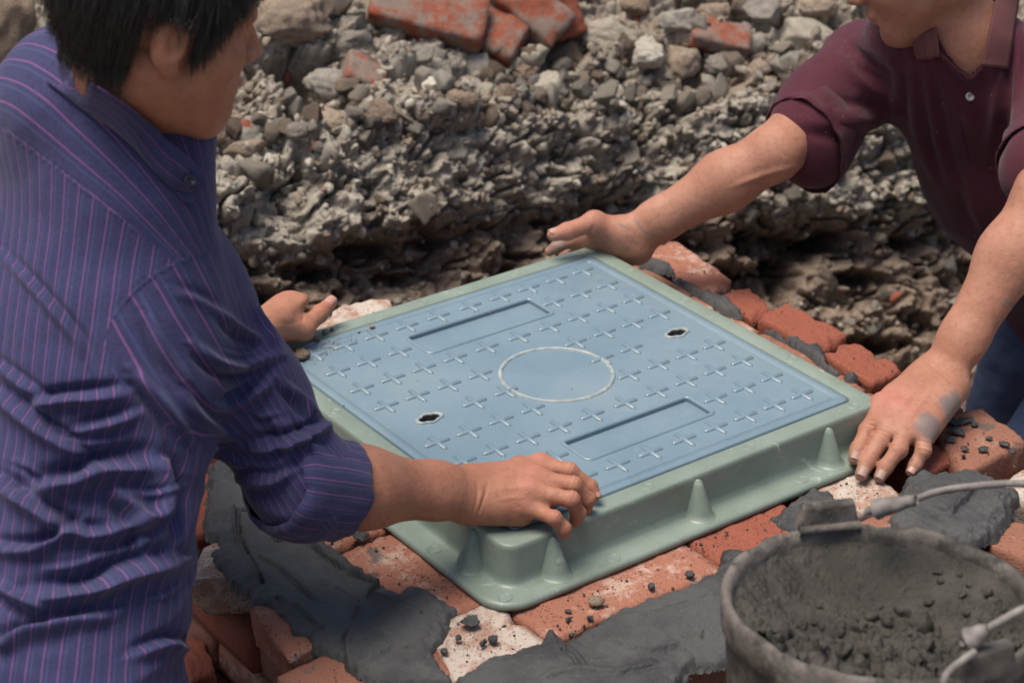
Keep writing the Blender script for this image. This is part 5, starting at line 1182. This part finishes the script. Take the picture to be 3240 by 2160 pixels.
cc = EL + fax * .006; cax = unit(fax + np.array([0, 0, -.10]))
o, me, s = cuff(cc, cax, np.array([0, 0, 1.]), .0645, .088, 3.3, shirt, cprof, 'stripe'); stripe_attrs(me, s)
# trousers
m_j = NT('denim'); nj = m_j.noise(260, 3); m_j.set('Base Color', m_j.mix(m_j.noise(12, 4), (.026, .040, .090), (.050, .074, .145))); m_j.set('Roughness', .9); m_j.bump(nj, .5, .0012); MAT['denim'] = m_j.m
def trousers(hip, side, legs, parent):
    ops = [(limb(hip, hip + np.array([0, 0, -.10]), .165, .17, side, .70, .70), 0)]
    for a, k, f in legs: ops += [(rcone(a, k, .098, .075), .05), (rcone(k, f, .074, .058), .03)]
    V, F = sdf_mesh(ops, .006); V = relax(V, F, 2); N = vnormals(V, F); V += N * (.008 * fbm(V * 14, 3))[:, None]
    return link('trousers', mesh_np('trousers', V, F), MAT['denim'], parent)
trousers(HIP + np.array([-.02, 0, -.10]), hs, [(HIP + hs * .09 * g + np.array([-.02, 0, -.10]), HIP + hs * .13 * g + np.array([.26, 0, -.36]), HIP + hs * .13 * g + np.array([-.14, 0, -.42])) for g in (1, -1)], manL)
# hair: a dark cap on the skull and the strands that grow from it
t = NT('black_hair'); t.set('Base Color', (.016, .013, .011)); t.set('Roughness', .36); t.set('Specular IOR Level', .5); MAT['hair'] = t.m
def hair(V, N, R, c, s, parent, limf, n, length, seed, grow, rad=.00035, spread=.5):
    rs = np.random.RandomState(seed); Lc = (V - c) @ R / s; ok = (Lc[:, 2] > limf(Lc)) & (np.linalg.norm(Lc - (0, -.01, .01), axis=1) < .145); idx = np.where(ok)[0]
    used = np.zeros(len(V), bool); used[idx] = True
    pick = rs.choice(idx, n); P = V[pick] + rs.normal(0, .0012, (n, 3)); Nn = N[pick]; Ll = Lc[pick]
    k = 8; pts = np.zeros((n, k, 3)); d = grow(Ll) @ R.T; d = d - Nn * (d * Nn).sum(1)[:, None]; d /= np.linalg.norm(d, axis=1)[:, None] + 1e-9
    cl = fbm(V[pick] * 38 + seed, 2)[:, None]; clump = np.stack([fbm(V[pick] * 55 + q, 2) for q in (1., 21., 41.)], -1)
    d = d + clump * spread + rs.normal(0, .10, (n, 3)); low = np.clip((Ll[:, 2] - limf(Ll)) / .035, .30, 1)[:, None]; ln = length * low * rs.uniform(.6, 1.15, (n, 1)) * (1 + .35 * cl)
    cen = c + R @ (np.array([0, -.01, .02]) * s)
    for i in range(k):
        u = i / (k - 1); q = P + Nn * (.003 + .010 * math.sin(min(1, u * 1.2) * 1.6)) + d * ln * u
        # stay outside the skull
        v = q - cen; q = q; pts[:, i] = q + np.array([0, 0, -.012]) * u * u
    return pts, used
def hair_obj(name, pts, rad, mat, parent):
    n, k = pts.shape[:2]; hc = bpy.data.hair_curves.new(name); hc.add_curves([k] * n); hc.attributes['position'].data.foreach_set('vector', pts.astype(np.float32).ravel())
    ra = hc.attributes.get('radius') or hc.attributes.new('radius', 'FLOAT', 'POINT'); ra.data.foreach_set('value', np.tile(rad * np.linspace(1, .35, k), n).astype(np.float32)); hc.materials.append(MAT[mat])
    o = bpy.data.objects.new(name, hc); COL.objects.link(o); o.parent = parent; o.matrix_parent_inverse = Matrix.Translation(parent.location).inverted() if parent.parent is None and parent.type == 'EMPTY' else Matrix(); return o
def cap(V, F, N, used, off, parent):
    k = used[F].all(1); Fk = F[k]; u = np.unique(Fk); mp = np.full(len(V), -1); mp[u] = np.arange(len(u)); W = V[u] + N[u] * (off * (1 + .4 * fbm(V[u] * 60, 2)))[:, None]
    return link('hair', mesh_np('hair', W, mp[Fk]), MAT['hair'], parent)
NBd = vnormals(VB, FB)
def limL(L):
    x, y, z = L.T; ax_ = np.abs(x)
    lim = np.where(y < -.040, -.050, np.where(y < .016, .030, np.where(y < .036, -.016 + 1.0 * (y - .016), .010 + 1.5 * (y - .036))))
    return np.where((ax_ < .055) & (y < .016), -.050, lim)
def growL(L):
    x, y, z = L.T; side = (np.abs(x) > .045) & (z < .075); d = np.stack([np.sign(x) * .25 * np.clip(np.abs(x) / .05, 0, 1), np.where(side, -.35, np.where(y > .03, .5, -.15 * (z > .03))), np.full(len(x), -1.)], -1); d[:, 2] -= np.where(z > .1, -.6, 0); return d
pts, used = hair(VB, NBd, HR, HC, HS, manL, limL, 20000, .034, 4, growL, spread=.22)
limS = lambda L: limL(L) - .016
pts2, _u = hair(VB, NBd, HR, HC, HS, manL, limS, 5000, .013, 14, growL, spread=.2); flat = pts2[:, :, :] * 1.0
pts3, _u = hair(VB, NBd, HR, HC, HS, manL, limL, 700, .048, 24, growL, spread=.9)
hcap = cap(VB, FB, NBd, used, .0065, manL); hair_obj('strands', np.concatenate([pts, pts2, pts3]), .00030, 'hair', hcap)
# ------------------------------------------------------------------ man in the dark red polo shirt
TX = lambda x, y: (1197.8 + .1852 * x, 439.0 + .1852 * y)
def tz(s): return [A_(*TX(x, y), d) for x, y, d in s]
# right hand on the far corner: thumb on top, fingers under the far edge
Q_t = tz([(1100, 560, 3.44), (905, 385, 3.435), (570, 500, 3.42), (330, 560, 3.41)])
Q_i = tz([(840, 540, 3.485), (620, 615, 3.505), (440, 690, 3.51), (300, 775, 3.515)])
Q_m = tz([(880, 640, 3.50), (690, 740, 3.535), (540, 820, 3.54), (470, 900, 3.54)])
Q_r = tz([(960, 700, 3.505), (800, 810, 3.54), (680, 900, 3.545), (620, 960, 3.545)])
Q_p = tz([(1050, 740, 3.505), (930, 850, 3.53), (840, 920, 3.535), (790, 970, 3.535)])
QW = tz([(1330, 580, 3.455)])[0]
QEL = chain(QW, [(1806, 335, .272, -1)])[1]
QSH = chain(QEL, [(1985, 150, .285, 1)])[1]
# left hand flat beside the right corner
UXp = lambda x, y: (1851.1 + .2361 * x, 762.2 + .2361 * y)
def uz(s): return [Z_(*UXp(x, y), z) for x, y, z in s]
U_i = uz([(745, 705, -.006), (600, 960, -.026), (505, 1140, -.040), (455, 1275, -.050)])
U_m = uz([(880, 770, -.004), (725, 1060, -.028), (590, 1270, -.048), (520, 1435, -.062)])
U_r = uz([(1010, 850, -.008), (905, 1140, -.030), (775, 1310, -.050), (695, 1455, -.064)])
U_p = uz([(1140, 930, -.014), (1145, 1150, -.034), (1065, 1290, -.052), (1000, 1395, -.062)])
UW = uz([(1310, 440, -.004)])[0]
U_t = [UW + np.array([.0, .03, -.02]), (U_i[0] * .6 + UW * .4) + np.array([.012, .035, -.030]), U_i[0] + np.array([.0, .042, -.040]), U_i[0] + np.array([-.015, .034, -.052])]
U_d = np.array([.15, -.25, 1.0]); UEL = chain(UW, [(2395, 500, .262, 1)])[1]
QS2 = QSH + np.array([.08, -.365, .03])
USH = QS2; UEL = UEL if np.linalg.norm(UEL - USH) < .32 else USH + unit(UEL - USH) * .30
mq = (QSH + USH) / 2; hq = unit(QSH - USH)
NQ = mq + np.array([-.035, 0, .055]); CQ = mq + np.array([.115, -.02, -.20]) + RX * .035; WQ = mq + np.array([.28, -.03, -.38]) + RX * .07; HQ = mq + np.array([.40, -.02, -.50])
QS = .995; QR = np.array([[.6502, -.6627, -.3715], [.7593, .5838, .2876], [.0263, -.4691, .8828]]); HCQ = A_(2104, -103, 3.275)
nq = lambda p: HCQ + QR @ (np.asarray(p, float) * QS)
bodyR = [(limb(NQ, CQ, .138, .150, hq, .61, .62), 0), (limb(CQ, WQ, .148, .140, hq, .66, .68), .05), (limb(WQ, HQ, .145, .16, hq, .68, .7), .05), (rcone(QSH, USH, .052, .052), .06),
         (rcone(nq((0, -.022, -.06)), NQ, .056, .062), .03)] + head_ops(QR, HCQ, QS)
acQ = unit(Q_p[0] - Q_i[0]); acU = unit(U_p[0] - U_i[0])
bodyR += arm_ops(QSH, QEL, QW, None, np.array([0, 0, 1.]), 1.0) + [(hand(QW, np.array([.2, .55, .55]), [Q_i, Q_m, Q_r, Q_p], Q_t, 1.2, 1.06), .016)]
bodyR += arm_ops(USH, UEL, UW, None, acU, 1.0) + [(hand(UW, U_d, [U_i, U_m, U_r, U_p], U_t, 1.29), .014)]
manR = empty('person', HQ + np.array([0, 0, -.5]), 'person in a dusty maroon polo shirt reaching across with one hand on each far corner', 'person')
kn, red, dirt = [], [], []
for f, r_ in ((U_i, .0130), (U_m, .0136), (U_r, .0129), (U_p, .0113)):
    f = [np.asarray(q) for q in f]; up = unit(U_d)
    kn += [(f[1] + up * r_ * .8, f[2] - f[0], .0105, .0015, 3.2), (f[2] + up * r_ * .5, f[3] - f[1], .006, .0004, 3.0)]; red += [(f[0] + up * .01, .020, .8)]; dirt += [(f[3], .028, .55), (f[2], .022, .45), (f[1], .014, .28)]
dirt += [(Q_i[2], .04, .75), (Q_i[1], .03, .6)]; dirt += [(U_p[0] + np.array([0, -.004, .008]) + acU * .008, .024, 1.3), ((U_p[0] + UW) / 2 + acU * .028, .024, 1.4), ((U_p[0] * .35 + UW * .65) + acU * .030, .018, 1.4), (U_p[1], .014, .6), (Q_t[3], .018, .45), (Q_t[2], .014, .35)]
dirt += [((U_m[0] + UW) / 2 + unit(U_d) * .02, .06, .30), (U_r[0], .035, .38), (Q_t[1], .05, .34), ((Q_t[0] + QW) / 2, .05, .28)]
red += [(Q_t[1], .03, .5), (Q_t[2], .02, .7), (U_i[0] + unit(U_d) * .012, .03, .8)]
tx = lambda *p: [TX(x, y) for x, y in p]; ux = lambda *p: [UXp(x, y) for x, y in p]
dl = [(tx((1390, 350), (1440, 400), (1490, 470)), 5, .8), (tx((1200, 400), (1260, 430), (1300, 440)), 4, .8), (tx((1440, 430), (1560, 520), (1680, 560)), 4, .7), (tx((1820, 520), (1900, 480), (1990, 440)), 3.5, .6), (tx((1360, 440), (1400, 500)), 4, .6), (tx((1620, 430), (1700, 430)), 3, .5),
      ([(2310, 690), (2330, 705), (2348, 715)], 9, .75), ([(2315, 720), (2340, 728)], 5, .6)]
wl = [(tx((1310, 540), (1330, 620), (1380, 700)), 2.2, -.0014, 0), (tx((1350, 560), (1390, 640), (1440, 700)), 2.0, -.0012, 0), (tx((840, 600), (860, 500), (900, 430)), 4, -.0018, 0), (tx((560, 420), (600, 480), (620, 540)), 2, -.0006, 0),
      (ux((1120, 240), (1250, 350), (1400, 470), (1520, 540)), 2.2, -.0016, 0), (ux((1160, 210), (1300, 350), (1480, 480)), 2.2, -.0010, 0), (ux((870, 500), (890, 550), (880, 610)), 3.2, .0014, 0), (ux((1030, 700), (1110, 690), (1190, 690)), 3, .0012, 0),
      (ux((750, 700), (900, 560), (1050, 450)), 5, .0012, 0), (ux((890, 780), (1020, 620), (1160, 480)), 5, .0012, 0), (ux((1010, 840), (1130, 680), (1250, 530)), 5, .0010, 0), (ux((820, 740), (960, 590)), 5, -.0010, 0), (ux((950, 800), (1080, 640)), 5, -.0010, 0),
      ([(1680, 430), (1760, 400), (1840, 380)], 7, .003, 0), ([(1600, 500), (1700, 480), (1800, 450)], 9, -.002, 0), ([(1785, 330), (1795, 350), (1806, 362)], 3, -.0012, 0)]
obodyR, VR, FR_ = make_body('body', bodyR, .0023, manR, 'skin_brown', kn, wl, red, dirt, dl)
for f, r_ in ((U_i, .0092), (U_m, .0096), (U_r, .0091), (U_p, .0082)): nail(np.asarray(f[2]), np.asarray(f[3]), unit(U_d) - _fw * .35, r_, 'nail_dusty' if r_ > .0085 else 'nail_pink', manR, 1.05, 1.1)
nail(Q_t[2], Q_t[3], UX + RX * -.1 - _fw * .35, .0106, 'nail_pink', manR, 1.1, 1.1)
# lips
# ------------------------------------------------------------------ the polo shirt
def m_polo():
    t = NT('maroon_knit'); n1 = t.noise(7, 4); n2 = t.noise(300, 2); c = t.mix(n1, (.062, .014, .024), (.098, .025, .039)); c = t.mix(t.math('MULTIPLY', t.step(n2, .4, .7), .35), c, (.022, .006, .010))
    c = t.mix(t.math('MULTIPLY', t.step(t.noise(9, 5, .7), .56, .78), .35), c, (.19, .10, .11))
    sp = t.vor(42); c = t.mix(t.math('MULTIPLY', t.math('LESS_THAN', sp, .045), .8), c, (.42, .36, .36)); c = t.mix(t.math('MULTIPLY', t.step(t.noise(38, 5, .7), .70, .76), .55), c, (.34, .28, .29))
    t.set('Base Color', c); t.set('Roughness', .9); t.set('Specular IOR Level', .2); t.set('Sheen Weight', .10); t.set('Sheen Roughness', .5); t.bump(t.noise(700, 2), .35, .0008); MAT['polo'] = t.m
    t = NT('ribbed_collar'); w = t.n('ShaderNodeTexWave', {'Vector': t.tc.outputs['Object'], 'Scale': 260.0}).outputs['Fac']; c = t.mix(t.noise(20, 4), (.115, .038, .040), (.165, .062, .060))
    t.set('Base Color', c); t.set('Roughness', .9); t.bump(w, .3, .0006); MAT['polo_collar'] = t.m
m_polo()
qmid = QSH + (QEL - QSH) * .5; qax = unit(QEL - QSH); lax = unit(UEL - USH)
polo_ops = [(limb(NQ, CQ, .145, .176, hq, .62, .70), 0), (limb(CQ, WQ, .174, .172, hq, .72, .80), .05), (limb(WQ, HQ, .172, .18, hq, .80, .8), .05), (rcone(QSH, USH, .064, .064), .06), (rcone(NQ + _fw * .03, (QSH + NQ) / 2, .055, .058), .05), (rcone(NQ + _fw * .02, (USH + NQ) / 2, .058, .06), .05),
    (rcone(QSH, qmid, .064, .066), .05), (limb(QSH + (QEL - QSH) * .35 - UX * .012, QSH + (QEL - QSH) * .62 - UX * .028 + RX * .008, .074, .088, UX, .82, .74), .04), (rcone(USH, USH + lax * .22, .074, .076), .05)]
V, F = sdf_mesh(polo_ops, .0038); V = relax(V, F, 3, .5); N = vnormals(V, F); V += N * (.004 * fbm(V * 6.5, 3) + .0012 * fbm(V * 22, 2))[:, None]; N = vnormals(V, F)
pf = [([(2095, 120), (2110, 230), (2130, 330), (2170, 430)], 11, .008, 1), ([(2130, 150), (2150, 260), (2180, 380), (2230, 470)], 10, .007, 1), ([(1925, 130), (1985, 180), (2045, 215)], 11, .009, 1), ([(1945, 90), (2000, 130), (2060, 160)], 10, .006, -1), ([(1850, 230), (1940, 250), (2050, 262)], 14, .008, 1), ([(1830, 290), (1930, 300), (2040, 300)], 13, .007, -1),
      ([(2300, 20), (2310, 120), (2300, 260), (2280, 360)], 11, .009, 1), ([(2335, 50), (2325, 180), (2315, 300)], 9, .007, -1), ([(2060, 100), (2075, 200), (2060, 280)], 10, .006, 1), ([(2200, 400), (2230, 480), (2255, 540)], 12, .007, -1), ([(1990, 60), (2030, 110), (2080, 150)], 9, .004, 1)]
V = lines(V, N, [(p_, w_ * 1.5, a_f * 1.0, s_f) for p_, w_, a_f, s_f in pf]); V = relax(V, F, 2, .5); N = vnormals(V, F)
V = lines(V, N, [([(2199, 243), (2210, 300), (2222, 350), (2230, 372)], 2.6, .0024, 1), ([(2232, 372), (2258, 368), (2280, 376)], 2.2, .0016, 1), ([(1960, 30), (2030, 110), (2075, 200), (2080, 300)], 2.5, .0014, 1)])
polo_bvh = BVHTree.FromPolygons(V.tolist(), F.tolist()); PV, PF = V, F
cen = V[F].mean(1); cp = pj(cen)[:, :2] / KX; nf = N[F[:, 0]]; opening = [(2120, -200), (2100, -20), (2149, 66), (2161, 102), (2195, 150), (2228, 177), (2249, 155), (2258, 140), (2288, 0), (2300, -200)]
vp = pj(V)[:, :2] / KX; fv = ((CAM - V) * N).sum(1) > 0; sdv = polysd(vp, opening); mv = fv & (np.abs(sdv) < 3.2)       # pull the edge of the opening onto its outline
F = F[~((polysd(cp, opening) > 0) & (((CAM - cen) * nf).sum(1) > 0))]
polo = link('polo_shirt', mesh_np('polo_shirt', V, F), MAT['polo'], manR)
# open sleeve ends
def sleeve_end(S, E_, f0, f1, r_, seed, ov=.96, name='sleeve_hem'):
    ax = unit(E_ - S); L = np.linalg.norm(E_ - S); c = S + ax * L * (f0 + f1) / 2; h = L * (f1 - f0)
    prof = [(-.5, .97), (-.48, 1.0), (0, 1.03), (.30, 1.045), (.32, 1.06), (.49, 1.07), (.5, 1.06), (.5, 1.035), (.3, 1.02), (-.3, .97)]
    o, me, s = cuff(c, ax, np.array([0, 0, 1.]), r_, h, seed, polo, prof, 'polo', ov); o.name = name; me.name = name
sleeve_end(QSH - UX * .024 + RX * .008, QEL - UX * .030 + RX * .008, .54, .73, .068, 7.7, 1.30); sleeve_end(USH, UEL, .52, .72, .0785, 9.1)
cloth_strip('collar', [(2092, 90), (2120, 78), (2150, 64)], [(2105, 140), (2130, 137), (2159, 130)], polo_bvh, polo_bvh, .016, .010, polo, 'polo_collar', bulge=.003, n=24)
cloth_strip('collar', [(2300, -120), (2290, -40), (2286, 0), (2270, 75), (2253, 152)], [(2360, -120), (2348, -40), (2341, 0), (2328, 80), (2316, 159)], polo_bvh, polo_bvh, .016, .010, polo, 'polo_collar', bulge=.004, n=40)
cloth_strip('placket', [(2156, 118), (2176, 134), (2200, 158), (2228, 179)], [(2168, 140), (2184, 158), (2204, 176), (2222, 192)], polo_bvh, polo_bvh, .006, .005, polo, 'polo', bulge=.002, n=24)
cloth_strip('placket', [(2228, 179), (2240, 168), (2253, 152)], [(2222, 194), (2244, 184), (2258, 170)], polo_bvh, polo_bvh, .006, .005, polo, 'polo', bulge=.002, n=20)
disc('button', A_(2227, 223, 0) * 0 + (hit(polo_bvh, 2227 * KX, 223 * KX)[0]) - _fw * .003, -_fw + RX * .1, .0072, .0028, 'button_bone', polo)
trousers(HQ, hq, [(HQ + hq * .09 * g, HQ + hq * .12 * g + (np.array([-.30, -.02, -.20]) if g < 0 else np.array([-.05, 0, -.36])), HQ + hq * .12 * g + (np.array([-.26, 0, -.62]) if g < 0 else np.array([.05, 0, -.75]))) for g in (1, -1)], manR)
limR = limL
pts, used = hair(VR, vnormals(VR, FR_), QR, HCQ, QS, manR, limR, 3000, .035, 9, growL)
hcapR = cap(VR, FR_, vnormals(VR, FR_), used, .006, manR); hair_obj('strands', pts, .0005, 'hair', hcapR)
